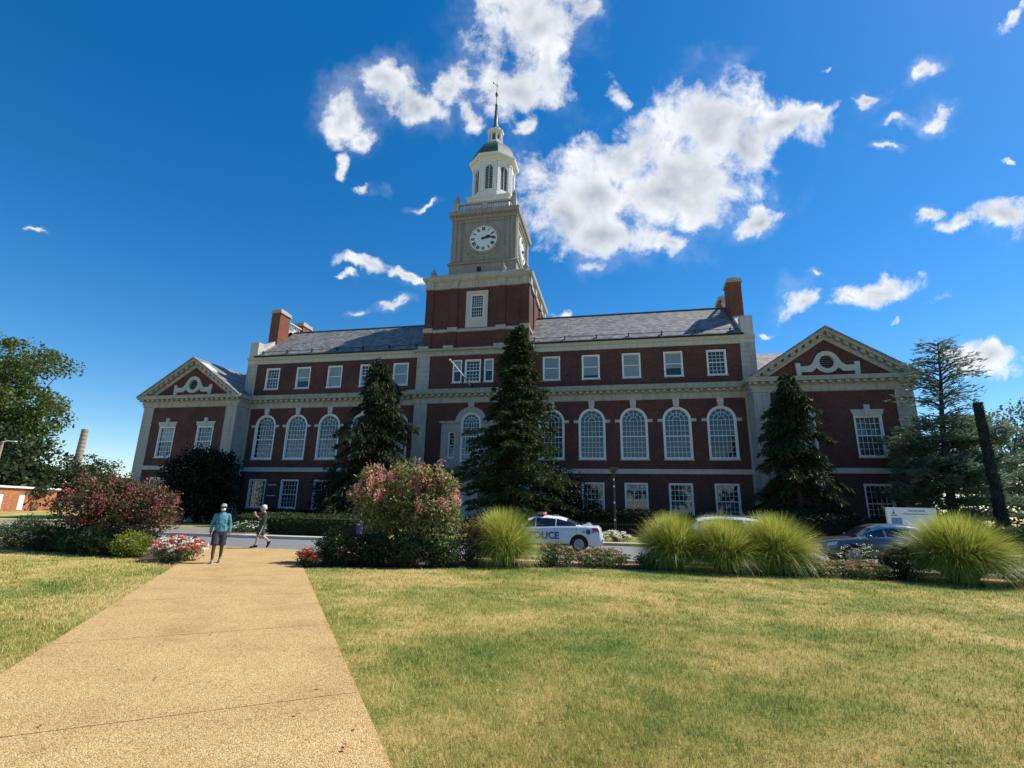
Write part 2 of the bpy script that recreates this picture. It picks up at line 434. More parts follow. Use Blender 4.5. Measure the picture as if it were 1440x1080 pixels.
# ---- main ranges either side of the tower
for s in (-1, 1):
    mb = MB(); holes = []
    for k, ax in enumerate(AX):
        c = s*ax
        holes.append(arch_outline(1.19, 6.04, 9.54, cx=c))
        holes.append(rect_outline(.82, 13.40, 15.81, c))
        holes.append(rect_outline(.975, 1.25, 4.135, c))
        put_window('arched_window', arched, c, 0, 6.04, {(1,0): [sky_tint(.95,.3,4.4)], (1,1): [sky_tint(.95,.3,4.45)], (1,2): [sky_tint(.95,.3,4.4)], (1,3): [sky_tint(.95,.3,4.45)], (1,4): [sky_tint(.95,2.1,4.4)], (-1,3): [sky_tint(.95,.3,2.1)], (-1,2): [sky_tint(.95,.3,2.1)]}.get((s, k), []))
        pl = (s == -1 and k in (0, 2, 3)) or (s == 1 and k < 4)
        ex = [blind(.68, {0:.24, 1:.5, 2:.24, 3:.9, 4:.24}[k], 2.25)] if pl else []
        if s == -1 and k in (1,): ex = [blind(.68, .24, 1.2)]
        put_window('sash_window', third_plain if pl else third, c, 0, 13.40, ex)
        put_window('sash_window', ground_w, c, 0, 1.25, [blind(.8, 2.25, 2.7)] if (s == 1 and k == 2) else ([sky_tint(.8, .24, 1.4)] if (s == 1 or k == 2) else []))
    xa, xb = (5.6, 24.55) if s == 1 else (-24.55, -5.6)
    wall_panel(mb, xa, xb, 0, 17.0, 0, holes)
    xo = s*25.5
    mb.box(s*24.552, xo, .12, 11.2, 0, 17.0)          # end wall
    mb.box(xa, xb, 11.0, 11.2, 0, 17.0)
    mb.build('brick_wall', BM, LIB, mname='range_wall')
    # stone: belt, base, frieze, upper entablature
    mb = MB().box(min(s*5.67, s*24.5), max(s*5.67, s*24.5), -.1, .02, 4.9, 5.26); mb.box(min(s*5.67, s*24.5), max(s*5.67, s*24.5), -.14, .02, 5.22, 5.3)
    mb.build('belt_course', M['stone_pale'], LIB)
    MB().box(min(s*5.67, s*24.5), max(s*5.67, s*24.5), -.12, .02, 0, .95).build('stone_base', M['stone_grey'], LIB)
    x0, x1 = min(s*5.66, s*24.55), max(s*5.66, s*24.55)
    mb = MB().sweep_front([(0,11.4),(.08,11.43),(.08,11.93),(.2,12.0),(.2,12.2),(.56,12.24),(.6,12.3),(.66,12.6),(.68,12.7),(0,12.82)], x0, x1, 0, [0,0,0,0,0,1,1,1,1], ends=False)
    x = x0+.25
    while x < x1-.3: mb.box(x, x+.3, -.5, -.19, 12.03, 12.2); x += .612
    mb.build('cornice', [M['stone'], M['copper']], LIB)
    MB().sweep_front([(0,16.3),(.06,16.33),(.06,16.7),(.16,16.76),(.28,16.95),(.3,17.04),(0,17.06)], x0, s*25.55 if s == 1 else x1, 0, m=0).build('upper_cornice', M['stone_pale'], LIB) if s == 1 else \
    MB().sweep_front([(0,16.3),(.06,16.33),(.06,16.7),(.16,16.76),(.28,16.95),(.3,17.04),(0,17.06)], -25.55, x1, 0, m=0).build('upper_cornice', M['stone_pale'], LIB)
    # quoin pier above the wing and beside it
    q = MB()
    xi, xe = s*24.3, s*25.52
    def piers(mb, xa, xb, ya, yb, za, zb, h=.465):
        z = za
        while z < zb-.02:
            t = min(z+h-.026, zb); mb.box(xa, xb, ya, yb, z, t); z += h
        mb.box(min(xa,xb)+.03, max(xa,xb)-.03, ya+.03, yb-.03, za, zb, 0)
    piers(q, min(xi,xe), max(xi,xe), -.05, 1.2, 12.75, 16.3)
    q.build('quoin', M['stone'], LIB); q = MB()
    piers(q, min(xi, s*24.6), max(xi, s*24.6), -.05, .3, .0, 11.4)
    q.build('quoin', M['stone'], LIB)
    # slate roof with gutter and snow rail
    sl = .82
    r = MB(); ya, za, yr, zr, yb = -.32, 17.12, 5.5, 17.12+.82*5.82, 11.32
    xa, xb = (5.3, 24.6) if s == 1 else (-24.6, -5.3)
    r.prism_x([(ya, za), (yr, zr), (yb, za), (yb, za-.16), (yr, zr-.2), (ya, za-.12)][::-1], xa, xb)
    r.build('slate_roof', M['slate'], LIB)
    g = MB().box(xa, xb, -.40, -.30, 17.02, 17.13); g.box(xa, xb, -.46, -.39, 17.07, 17.16)
    g.build('gutter', M['iron'], LIB)
    g = MB(); g.box(xa+.2, xb-.2, .10, .14, 17.72, 17.76)
    x = xa+.6
    while x < xb: g.box(x, x+.1, .02, .28, 17.42, 17.84); x += 2.95
    g.build('snow_rail', M['iron'], LIB)
    g = MB().box(xa, xb, yr-.14, yr+.14, zr-.04, zr+.06); g.build('ridge_cap', M['lead'], LIB)
    # parapet gable and chimneys
    p = MB(); poly = [(-.06,17.06),(-.06,18.86),(.75,18.86),(.75,18.35),(2.5,19.85),(5.5,22.35),(8.5,19.85),(10.3,18.3),(11.3,18.3),(11.3,17.06)]
    p.prism_x(poly[::-1], min(s*24.5, s*25.5), max(s*24.5, s*25.5)); p.build('parapet', M['stone_pale'], LIB)
    for (y0, y1, zb) in ((2.48, 4.26, 18.6), (6.77, 8.5, 18.6)):
        c = MB().box(min(s*24.36, s*25.52), max(s*24.36, s*25.52), y0, y1, zb, 23.3)
        c.box(min(s*24.24, s*25.64), max(s*24.24, s*25.64), y0-.12, y1+.12, 23.3, 23.42, 1)
        a = s*24.30; b = s*25.58
        c.box(min(a,b), max(a,b), y0-.06, y1+.06, 23.42, 23.72, 1); c.box(min(s*24.55,s*25.3), max(s*24.55,s*25.3), y0+.3, y1-.3, 23.72, 23.95, 1)
        c.build('chimney', [M['brick_old'], M['stone']], LIB)
    c = MB()
    xc = s*24.6
    for z in (21.75, 22.75): c.box(xc-.12, xc+.12, 4.26, 6.77, z, z+.16)
    for k in range(7):
        y = 4.5+k*.33; c.lathe([(.05,21.9),(.1,22.15),(.05,22.4),(.07,22.76)], (xc, y, 0), 6)
    c.box(xc-.1, xc+.1, 4.26, 6.77, 18.8, 21.75)
    c.build('chimney_balustrade', M['stone_pale'], LIB)

for z in (3.55, 2.5): MB().box(-20.95,-20.05,-.12,-.002,z,z+.07).build('wall_bracket', M['white'], LIB)
# ---- end wings
YW = -1.75
for s in (-1, 1):
    xc = s*WX; mb = MB(); holes = []
    for k, dx in enumerate((-2.34, 2.34)):
        holes.append(rect_outline(.98, 6.06, 9.38, xc+dx)); holes.append(rect_outline(.975, 1.25, 4.135, xc+dx))
        put_window('sash_window', wing_w, xc+dx, YW, 6.06, [('lintel', wing_lintel_me)]+([blind(.75, 1.75, 3.1)] if (s == -1 and k == 0) else [sky_tint(.8, .25, 3.1)]))
        put_window('sash_window', ground_w, xc+dx, YW, 1.25)
    ocu = [(xc+.56*cos(2*pi*k/20), 13.8+.56*sin(2*pi*k/20)) for k in range(20)]
    holes.append(ocu)
    apex = 15.95
    wall_panel(mb, xc-5.7, xc+5.7, 0, 12.6, YW, holes, top=[(xc+5.7, 12.6), (xc, apex+.3), (xc-5.7, 12.6)])
    mb.box(s*24.56, s*24.76, YW+.02, 12, 0, 12.5); mb.box(s*35.74, s*35.94, YW+.02, 12, 0, 12.5); mb.box(xc-5.7, xc+5.7, 11.8, 12, 0, 12.5)
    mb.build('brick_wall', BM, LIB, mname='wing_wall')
    q = MB()
    def blocks(mb, xa, xb, ya, yb, za, zb, h=.465):
        z = za
        while z < zb-.02:
            mb.box(xa, xb, ya, yb, z, min(z+h-.028, zb)); z += h
        mb.box(min(xa,xb)+.03, max(xa,xb)-.03, ya+.03, yb-.03, za+.01, zb-.01)
    for xq in (xc-5.75, xc+4.47):
        q = MB(); blocks(q, xq, xq+1.28, YW-.06, YW+.3, .95, 11.4); q.build('quoin', M['stone'], LIB)
    q = MB()
    xin = xc-s*5.752
    blocks(q, min(xin, xin+s*.2), max(xin, xin+s*.2), YW+.31, -.06, .95, 11.4)
    q.build('quoin', M['stone'], LIB)
    MB().box(xc-5.8, xc+5.8, YW-.14, -.06, 0, .95).build('stone_base', M['stone_grey'], LIB)
    mb = MB().box(xc-4.46, xc+4.46, YW-.1, YW+.02, 4.9, 5.24); mb.box(xc-4.46, xc+4.46, YW-.14, YW+.02, 5.22, 5.3); mb.build('belt_course', M['stone_pale'], LIB)
    # horizontal cornice of the pediment, returning round the inner corner
    mb = MB().sweep_ring([(0,11.38),(.1,11.43),(.1,11.93),(.22,12.0),(.22,12.2),(.56,12.24),(.6,12.4),(.64,12.58),(0,12.62)], xc-5.75, xc+5.75, YW, 4., closed=False, m=0)
    x = xc-5.75
    while x < xc+5.6: mb.box(x, x+.3, YW-.52, YW-.2, 12.03, 12.2); x += .612
    mb.build('cornice', [M['stone']], LIB)
    # raking cornice with modillions
    mb = MB(); slp = .667
    def rake(mb, z_off0, z_off1, y0, y1, half=6.32, m=0):
        zt = 16.72
        for sg in (-1, 1):
            a = [(xc, zt+z_off1), (xc+sg*half, zt+z_off1-slp*half), (xc+sg*half, zt+z_off0-slp*half), (xc, zt+z_off0)]
            if sg == 1: a = a[::-1]
            mb.prism_y(a, y0, y1, m)
    rake(mb, -.16, -.03, YW-.72, YW+.1); rake(mb, -.40, -.161, YW-.62, YW+.1, 6.2); rake(mb, -1.02, -.401, YW-.14, YW+.1, 6.0)
    for sg in (-1, 1):
        for k in range(11):
            xx = .32+k*.56; zz = 16.72-.40-slp*xx
            mb.prism_y([(xc+sg*(xx-.15), zz+slp*.15-.26), (xc+sg*(xx+.15), zz-slp*.15-.26), (xc+sg*(xx+.15), zz-slp*.15-.004), (xc+sg*(xx-.15), zz+slp*.15-.004)][::sg], YW-.5, YW-.15)
    mb.build('raking_cornice', M['stone'], LIB)
    # round window with scrolled stone surround
    mb = MB(); no = 20
    def circ(r): return [(xc+r*cos(2*pi*k/no), 13.8+r*sin(2*pi*k/no)) for k in range(no)]
    ring_frame(mb, circ(.92), circ(.545), YW-.14, YW+.12, 0)
    for sg in (-1, 1):
        a = [(xc+sg*.80, 13.30), (xc+sg*1.15, 13.0), (xc+sg*1.95, 13.0), (xc+sg*1.95, 12.72), (xc+sg*2.3, 12.72), (xc+sg*2.36, 13.78), (xc+sg*1.98, 13.78), (xc+sg*1.98, 13.5), (xc+sg*1.35, 13.5), (xc+sg*1.08, 13.72), (xc+sg*.86, 14.12), (xc+sg*.88, 13.8)]
        mb.prism_y(a[::sg], YW-.125, YW+.0)
    w = mb.build('oculus', M['stone_pale'], LIB)
    mb = MB()
    for k in range(5): mb.box(xc-.5, xc+.5, YW+.12, YW+.2, 13.42+k*.18, 13.50+k*.18)
    mb.build('louver', M['louver'], w)
    # roofs
    r = MB()
    zt = 16.72
    for sg in (-1, 1):
        a = [(xc, zt), (xc+sg*6.3, zt-slp*6.3), (xc+sg*6.3, zt-slp*6.3-.12), (xc, zt-.14)]
        r.prism_y(a if sg == -1 else a[::-1], YW-.74, 5.6)
    r.prism_x([(-.2,12.7),(5.6,16.95),(11.9,12.6),(11.9,12.45),(5.6,16.8),(-.2,12.55)][::-1], min(s*24.56, s*36.5), max(s*24.56, s*36.5))
    r.build('slate_roof', M['slate'], LIB)
    if s == -1:
        g = MB().box(xc+5.75, xc+6.34, -1.2, -.2, 12.64, 12.66); 
        g.prism_y([(xc+.9, zt-slp*.9+.02), (xc+2.4, zt-slp*2.4+.02), (xc+2.4, zt-slp*2.4+.05), (xc+.9, zt-slp*.9+.05)], -2.4, -1.2); g.build('roof_flashing', M['stone_pale'], LIB)

# ---- tower base block
TX = 5.67; YT = -.5
mb = MB()
holes = [rect_outline(.80, 13.34, 15.70, .06), rect_outline(.46, 13.34, 15.70, -1.5), rect_outline(.46, 13.34, 15.70, 1.66), arch_outline(1.0, 5.75, 9.5, cx=.1), rect_outline(.34, 6.1, 8.7, -1.72), rect_outline(.34, 6.1, 8.7, 1.92), arch_outline(.95, .3, 3.3, cx=.1)]
wall_panel(mb, -TX+.1, TX-.1, 0, 17.1, YT, holes)
for sx in (-1, 1): mb.box(sx*(TX-.2), sx*(TX-.02), YT+.02, 10.6, 0, 17.1)
mb.build('brick_wall', BM, LIB, mname='tower_base_wall')
put_window('sash_window', tower_c, .06, YT, 13.34); put_window('sash_window', tower_s, -1.5, YT, 13.34, [blind(.3, 1.25, 2.2)]); put_window('sash_window', tower_s, 1.66, YT, 13.34, [blind(.3, 1.25, 2.2)])
pal = proto_arched(hw=1.0, H=4.75, rail=2.45, cols=6, sillw=.05)
put_window('arched_window', pal, .1, YT, 5.75, [sky_tint(.75, .3, 2.4)])
slit = proto_sash(.34, 2.6, 1.3, cols=1, uprows=4, lowrows=4, fw=.05, sillw=.0)
for sx in (-1.72, 1.92): put_window('sash_window', slit, sx, YT, 6.1)
for sx in (-1, 1):
    a, b = (sx*4.36, sx*(TX+.02))
    for za, zb in ((.0, 11.42), (12.75, 16.3)):
        q = MB(); blocks(q, min(a,b), max(a,b), YT-.08, .4, za, zb, .475); q.build('quoin', M['stone'], LIB)
mb = MB().sweep_ring([(0,11.4),(.12,11.43),(.12,11.93),(.24,12.0),(.24,12.2),(.56,12.24),(.6,12.3),(.66,12.6),(.68,12.7),(0,12.82)], -TX, TX, YT, .6, mats=[0,0,0,0,0,1,1,1,1], closed=False)
x = -TX
while x < TX-.2: mb.box(x, x+.3, YT-.53, YT-.23, 12.03, 12.2); x += .612
mb.build('cornice', [M['stone'], M['copper']], LIB)
mb = MB().sweep_ring([(0,16.16),(.1,16.2),(.1,16.45),(.16,16.5),(.16,16.6),(.34,16.66),(.38,16.86),(0,16.94)], -TX, TX, YT, 10.6, mats=[0,0,0,0,1,1,1], closed=False)
mb.box(-TX, TX, YT+.01, 10.6, 16.9, 17.0)
for xx in (-5.1, -2.55, 2.6, 5.1): mb.box(xx-.5, xx+.5, YT-.2, .2, 16.9, 17.2)
mb.build('upper_cornice', [M['stone'], M['copper']], LIB)
# palladian stone surround, portal and door
mb = MB()
oa = [(.1+1.52*cos(pi*k/16), 9.5+1.52*sin(pi*k/16)) for k in range(17)]; ia = [(.1+1.0*cos(pi*k/16), 9.5+1.0*sin(pi*k/16)) for k in range(17)]
for k in range(16): mb.prism_y([ia[k], oa[k], oa[k+1], ia[k+1]], YT-.1, YT+.0)
mb.prism_y([(-.15,10.98),(.35,10.98),(.42,11.42),(-.22,11.42)], YT-.18, YT-.01)
for sg in (-1, 1):
    X0 = .1+sg*1.01; X1 = .1+sg*2.85
    a, b = min(X0, X1), max(X0, X1); xm = -1.72 if sg == -1 else 1.92
    mb.box(a, xm-.34, YT-.1, YT-.001, 5.75, 8.85); mb.box(xm+.34, b, YT-.1, YT-.001, 5.75, 8.85); mb.box(xm-.34, xm+.34, YT-.1, YT-.001, 8.7, 8.85); mb.box(xm-.34, xm+.34, YT-.1, YT-.001, 5.75, 6.1)
    mb.box(a, b, YT-.12, YT-.002, 8.852, 9.45); mb.box(a-(.15 if sg == -1 else -.0), b+(.15 if sg == 1 else 0), YT-.3, YT-.002, 9.452, 9.66)
    for px in (xm-.62, xm+.62): 
        mb.box(px-.2, px+.2, YT-.17, YT-.1, 5.9, 8.55); mb.box(px-.26, px+.26, YT-.22, YT-.1, 8.56, 8.84)
mb.box(-3.0, 3.2, YT-.32, YT-.003, 5.40, 5.74)
mb.build('window_surround', M['stone'], LIB)
mb = MB()
mb.box(-2.4, -.86, YT-.3, YT-.001, 0, 4.9); mb.box(1.06, 2.6, YT-.3, YT-.001, 0, 4.9)
oa = [(.1+.96*cos(pi*k/14), 3.3+.96*sin(pi*k/14)) for k in range(15)]
mb.prism_y([(1.06,3.3)]+[(1.06,4.9),(-.86,4.9)]+[(-.86,3.3)]+oa[::-1][1:-1], YT-.3, YT-.001)
mb.sweep_front([(.3,4.9),(.42,4.95),(.42,5.1),(.6,5.2),(.62,5.36),(0,5.4)], -2.6, 2.8, YT)
for px in (-2.05, -1.35, 1.5, 2.25): mb.box(px-.22, px+.22, YT-.4, YT-.3, .0, 4.6)
mb.build('portal', M['stone_grey'], LIB)
d = MB().box(-.84, 1.04, YT+.18, YT+.26, .3, 3.3); d.prism_y([(.1+.93*cos(pi*k/14), 3.301+.93*sin(pi*k/14)) for k in range(15)], YT+.18, YT+.26)
for k in (-.35, .55):
    for z in (.7, 1.9): d.box(k-.3, k+.3, YT+.15, YT+.18, z, z+.95)
dd = d.build('entrance_door', M['white_wood'], LIB)
MB().ball((.2, YT+.12, 1.6), .05).build('handle', M['iron'], dd)
MB().box(-2.6, 2.8, -3.2, -.82, 0, .3).build('entrance_steps', M['stone_grey'], LIB)
fp = MB().tube([(.1,-.95,12.88),(-.18,-3.3,13.6),(-.42,-5.6,14.1)], [.07,.06,.04], 8); fp.ball((-.44,-5.68,14.12), .09)
fpo = fp.build('flagpole', M['white'], LIB, smooth=True)
MB().box(-.05, .25, -1.25, -.85, 12.76, 13.05).build('bracket', M['iron'], fpo)

# ---- brick stage of the tower
hx, y0, y1 = 5.3, .1, 10.3
mb = MB()
wall_panel(mb, -hx, hx, 17.0, 23.6, y0, [rect_outline(.72, 20.12, 22.82, .06)])
for sx in (-1, 1): mb.box(sx*(hx-.25), sx*hx, y0+.02, y1, 17.0, 23.6)
mb.box(-hx+.3, hx-.3, y1-.25, y1-.01, 17, 23.6); mb.box(-hx+.3, hx-.3, y0+.8, y1-.3, 23.3, 23.5)
for xx in (-2.4, 2.6): mb.box(xx-.42, xx+.42, y0-.1, y0+.01, 17.0, 23.55)
for sx in (-1, 1):
    mb.box(sx*4.6, sx*5.42, y0-.1, y0-.003, 17.0, 23.55); mb.box(sx*5.302, sx*5.42, y0-.003, y0+.75, 17.0, 23.55); mb.box(sx*5.302, sx*5.42, y1-.75, y1+.1, 17.0, 23.55)
    for yy in (3.3, 7.1): mb.box(sx*5.302, sx*5.42, yy-.4, yy+.4, 17.0, 23.55)
mb.build('brick_wall', BM, LIB, mname='tower_stage_wall')
mb = MB().sweep_ring([(0,18.8),(.16,18.84),(.16,19.04),(.08,19.16),(0,19.2)], -hx, hx, y0, y1)
for xx in (-5.0, -2.4, 2.6, 5.0): mb.box(xx-.5, xx+.5, y0-.24, y0-.1, 18.86, 19.3)
mb.build('belt_course', M['stone'], LIB)
mb = MB()
ring_frame(mb, rect_outline(1.13, 19.22, 23.14, .06), rect_outline(.72, 20.13, 22.82, .06), y0-.12, y0+.05)
mb.box(-.55, .67, y0-.15, y0-.12, 19.45, 19.95)
mb.build('window_surround', M['stone_pale'], LIB)
put_window('sash_window', stage_w, .06, y0, 20.12)
mb = MB().sweep_ring([(0,23.5),(.2,23.52),(.2,23.7),(.14,23.72),(.14,24.25),(.26,24.32),(.44,24.5),(.5,24.74),(.5,24.82),(.1,24.86)], -hx, hx, y0, y1)
for xx in (-5.0, -2.4, 2.6, 5.0): mb.box(xx-.42, xx+.42, y0-.28, y0-.13, 23.53, 24.3)
for sx in (-1, 1):
    for yy in (.5, 3.3, 7.1, 9.9): mb.box(sx*(hx+.13), sx*(hx+.28), yy-.42, yy+.42, 23.53, 24.3)
mb.box(-hx-.15, hx+.15, y0-.15, y1+.15, 24.84, 25.0); 
mb.sweep_ring([(0,25.0),(0,25.3),(-.3,25.3)], -hx+.12, hx-.12, y0+.12, y1-.12)
mb.build('cornice', M['stone'], LIB)
def urn_mesh(sc=1.):
    mb = MB().box(-.34*sc, .34*sc, -.34*sc, .34*sc, 0, .18*sc)
    mb.lathe([(.2*sc,.18*sc),(.09*sc,.3*sc),(.3*sc,.55*sc),(.34*sc,.75*sc),(.16*sc,.92*sc),(.2*sc,1.0*sc),(.05*sc,1.18*sc),(.07*sc,1.28*sc),(.01*sc,1.4*sc)], n=12)
    return mb.mesh('urn', [M['stone_grey']], True)
ume = urn_mesh(.95)
for p in ((-4.95, .5), (4.95, .5), (2.6, .5), (-4.95, 9.9), (4.95, 9.9)): link('urn', ume, LIB, (p[0], p[1], 25.0))
fl = MB().box(-.22, .22, .3, .5, 25.55, 26.0); fl.box(-.04, .04, .45, .52, 25.0, 25.6); fl.build('floodlight', M['iron'], LIB)

# ---- clock stage
CY = 5.2; h = 3.61
mb = MB()
mb.box(-h-.1, h+.1, CY-h-.1, CY+h+.1, 24.9, 26.95)
mb.sweep_ring([(.1,26.95),(.26,27.0),(.26,27.14),(.1,27.3),(0,27.34)], -h, h, CY-h, CY+h)
mb.box(-h+.12, h-.12, CY-h+.12, CY+h-.12, 26.94, 32.5)
def four(fn):
    for k in range(4):
        st = len(mb.v); fn(); mb.xform(Matrix.Translation((0,CY,0)) @ Matrix.Rotation(k*pi/2, 4, 'Z'), st)
def side():
    mb.box(-h+.001, -2.42, -h, -h+.119, 27.3, 32.4); mb.box(2.42, h-.122, -h, -h+.119, 27.3, 32.4)
    for xx in (-3.2, -2.72, 2.72, 3.2):
        mb.box(xx-.17, xx+.17, -h-.07, -h-.001, 27.4, 32.0); mb.box(xx-.2, xx+.2, -h-.1, -h-.0005, 32.0, 32.3)
    mb.box(-2.4, 2.4, -h+.03, -h+.118, 32.1, 32.39)
    # carved ring and garland round the dial
    o = [(1.86*cos(2*pi*k/32), 30+1.86*sin(2*pi*k/32)) for k in range(32)]; i = [(1.53*cos(2*pi*k/32), 30+1.53*sin(2*pi*k/32)) for k in range(32)]
    ring_frame(mb, o, i, -h+.02, -h+.119)
    for k in range(13):
        a = pi+pi*k/12; r = 2.12+.12*abs(k-6)/6
        mb.ball((r*cos(a)*1.05, -h+.1, 29.9+r*sin(a)), (.19,.09,.15), 6, 4)
    for xx in (-1.2, -.6, 0, .6, 1.2): mb.ball((xx, -h+.1, 27.62), (.2,.09,.14), 6, 4)
four(side)
mb.sweep_ring([(0,32.4),(.1,32.44),(.1,32.66),(.16,32.72),(.16,32.92),(.3,32.98),(.34,33.3),(.36,33.4),(-.3,33.46)], -h, h, CY-h, CY+h)
mb.box(-h, h, CY-h, CY+h, 32.38, 33.42)
def dent():
    x = -h
    while x < h: mb.box(x, x+.17, -h-.29, -h-.155, 32.76, 32.94); x += .36
four(dent)
mb.build('clock_stage', M['stone_grey'], LIB)
# clock dials: numerals and hands are separate materials in the dial mesh
def dial():
    mb = MB(); R = 1.5
    mb.lathe([(1.53,-.02),(1.53,.06),(1.47,.10),(1.43,.06)], n=48, axis='y', m=0, cap=False)
    mb.v = [(x,-y,z) for x,y,z in mb.v]
    mb.add([(1.45*cos(2*pi*k/48), -.03, 1.45*sin(2*pi*k/48)) for k in range(48)], [tuple(range(48))], 0)
    num = ['XII','I','II','III','IIII','V','VI','VII','VIII','IX','X','XI']
    def bar(p0, p1, w, a, y=-.045):
        d = Vector((p1[0]-p0[0], p1[1]-p0[1])); n = Vector((-d.y, d.x)).normalized()*w/2
        pts = []
        for p, sg in ((p0,1),(p1,1),(p1,-1),(p0,-1)):
            x, z = p[0]+sg*n.x, p[1]+sg*n.y
            pts.append((x*cos(a)+z*sin(a), y, -x*sin(a)+z*cos(a)))
        mb.add(pts, [(3,2,1,0)], 1)
    for k, t in enumerate(num):
        a = 2*pi*k/12
        wd = {'I': .095, 'V': .2, 'X': .2}; tot = sum(wd[c] for c in t); x = -tot/2
        for c in t:
            cx = x+wd[c]/2; x += wd[c]; z0, z1 = .96, 1.36
            if c == 'I': bar((cx,z0),(cx,z1),.078,a)
            elif c == 'V': bar((cx-.07,z1),(cx,z0),.085,a); bar((cx+.07,z1),(cx,z0),.05,a,-.046)
            else: bar((cx-.075,z1),(cx+.075,z0),.085,a); bar((cx+.075,z1),(cx-.075,z0),.05,a,-.046)
    for k in range(60): bar((0,1.40),(0,1.435),.016 if k % 5 else .04,2*pi*k/60)
    hands = MB()
    def hand(a, L, w, y):
        pts = [(-w*.4,-.22),(w*.4,-.22),(w*.6,0),(w,L*.55),(w*.35,L*.75),(0,L),(-w*.35,L*.75),(-w,L*.55),(-w*.6,0)]
        P = [(x*cos(a)+z*sin(a), y, -x*sin(a)+z*cos(a)) for x, z in pts]; n = len(P)
        hands.add(P+[(x,y-.03,z) for x,_,z in P], [tuple(range(n-1,-1,-1)), tuple(range(n,2*n))]+[(i,(i+1)%n,(i+1)%n+n,i+n) for i in range(n)])
    hand(radians(67), .95, .13, -.08); hand(radians(84), 1.32, .095, -.13)
    hands.lathe([(.12,.07),(.12,.18)], n=12, axis='y'); hands.v[-24:] = [(x,-y,z) for x,y,z in hands.v[-24:]]
    return mb.mesh('clock_dial', [M['clock'], M['numeral']]), hands.mesh('clock_hands', [M['numeral']])
dm, hm = dial()
for k in range(4):
    a = k*pi/2; o = link('clock_face', dm, LIB, ((h-.06)*sin(a), CY-(h-.06)*cos(a), 30.0), a)
    link('clock_hands', hm, o)
# ---- balustrade with urns
mb = MB(); b = 3.5
mb.sweep_ring([(0,33.42),(.04,33.44),(.04,33.66),(-.26,33.66)], -b, b, CY-b, CY+b); mb.sweep_ring([(-.24,34.42),(.03,34.42),(.05,34.62),(-.26,34.62),(-.24,34.42)], -b, b, CY-b, CY+b)
def bal():
    for xx in (-3.3, 0): mb.box(xx-.3, xx+.3, -b-.03 if xx else -b-.02, -b+.45 if xx else -b+.22, 33.45, 34.74 if xx else 34.5)
    for g0 in (-3.0, .36):
        for k in range(10):
            mb.lathe([(.07,33.66),(.11,33.85),(.055,34.1),(.08,34.3),(.07,34.42)], (g0+.12+k*.268, -b+.12, 0), 6, cap=False)
four(bal)
mb.build('balustrade', M['stone'], LIB)
ume2 = urn_mesh(.82)
for sx in (-1, 1):
    for sy in (-1, 1): link('urn', ume2, LIB, (sx*3.25, CY+sy*3.25, 34.74))
# ---- belfry, dome, lantern and spire
mb = MB()
mb.box(-2.45, 2.45, CY-2.45, CY+2.45, 33.4, 35.9); mb.sweep_ring([(0,35.8),(.14,35.9),(.16,36.02),(0,36.08)], -2.45, 2.45, CY-2.45, CY+2.45); mb.box(-2.44, 2.44, CY-2.44, CY+2.44, 35.9, 36.07)
mb.sweep_ring([(0,36.07),(0,36.2),(-.3,36.24)], -2.3, 2.3, CY-2.3, CY+2.3)
A0 = pi/8
r8 = lambda x: x/cos(pi/8)
mb.lathe([(r8(2.38),36.2),(r8(2.38),36.7),(r8(2.30),36.78)], (0,CY,0), 8, a0=A0, cap=False)
mb.lathe([(r8(2.30),40.72),(r8(2.36),40.8),(r8(2.36),41.0),(r8(2.48),41.06),(r8(2.48),41.22),(r8(2.74),41.3),(r8(2.8),41.5),(r8(2.8),41.58),(r8(2.5),41.7)], (0,CY,0), 8, a0=A0)
for k in range(8):
    st = len(mb.v)
    wall_panel(mb, -.953, .953, 36.7, 40.75, -2.30, [arch_outline(.44, 37.1, 39.8)], 0, 0, .2)
    for xx in (-.74, .74): mb.box(xx-.17, xx+.17, -2.37, -2.302, 36.78, 40.5); mb.box(xx-.2, xx+.2, -2.4, -2.303, 40.5, 40.71)
    oa = [(.55*cos(pi*j/10), 39.8+.55*sin(pi*j/10)) for j in range(11)]; ia = [(.44*cos(pi*j/10), 39.8+.44*sin(pi*j/10)) for j in range(11)]
    for j in range(10): mb.prism_y([ia[j], oa[j], oa[j+1], ia[j+1]], -2.35, -2.303)
    mb.xform(Matrix.Translation((0,CY,0)) @ Matrix.Rotation(k*pi/4, 4, 'Z'), st)
bel = mb.build('belfry', M['white_wood'], LIB)
lv = MB()
for k in range(8):
    st = len(lv.v)
    for j in range(15):
        z = 37.12+j*.205; hw = .43 if z < 39.7 else math.sqrt(max(.01, .44**2-(z-39.75)**2))
        lv.add([(-hw,-2.24,z),(hw,-2.24,z),(hw,-2.12,z+.14),(-hw,-2.12,z+.14)], [(0,1,2,3)])
    lv.box(-.03, .03, -2.27, -2.24, 37.1, 40.2)
    lv.xform(Matrix.Translation((0,CY,0)) @ Matrix.Rotation(k*pi/4, 4, 'Z'), st)
lv.build('louver', M['white_wood'], bel)
dk = MB().lathe([(r8(2.06),36.9),(r8(2.06),40.5)], (0,CY,0), 8, a0=A0); dk.build('bell_chamber', M['louver'], bel)
prof = [(2.6,41.66),(2.56,41.9),(2.48,42.3),(2.3,42.8),(2.02,43.35),(1.6,43.9),(1.15,44.35),(.95,44.55)]
MB().lathe([(r8(r), z) for r, z in prof], (0,CY,0), 8, a0=A0).build('dome', M['dome'], LIB)
mb = MB().lathe([(r8(.95),44.5),(r8(.95),44.7),(r8(.8),44.74),(r8(.8),44.95)], (0,CY,0), 8, a0=A0)
for k in range(8):
    a = A0+2*pi*k/8; mb.tube([(.8*cos(a), CY+.8*sin(a), 44.9),(.8*cos(a), CY+.8*sin(a), 46.2)], .11, 6)
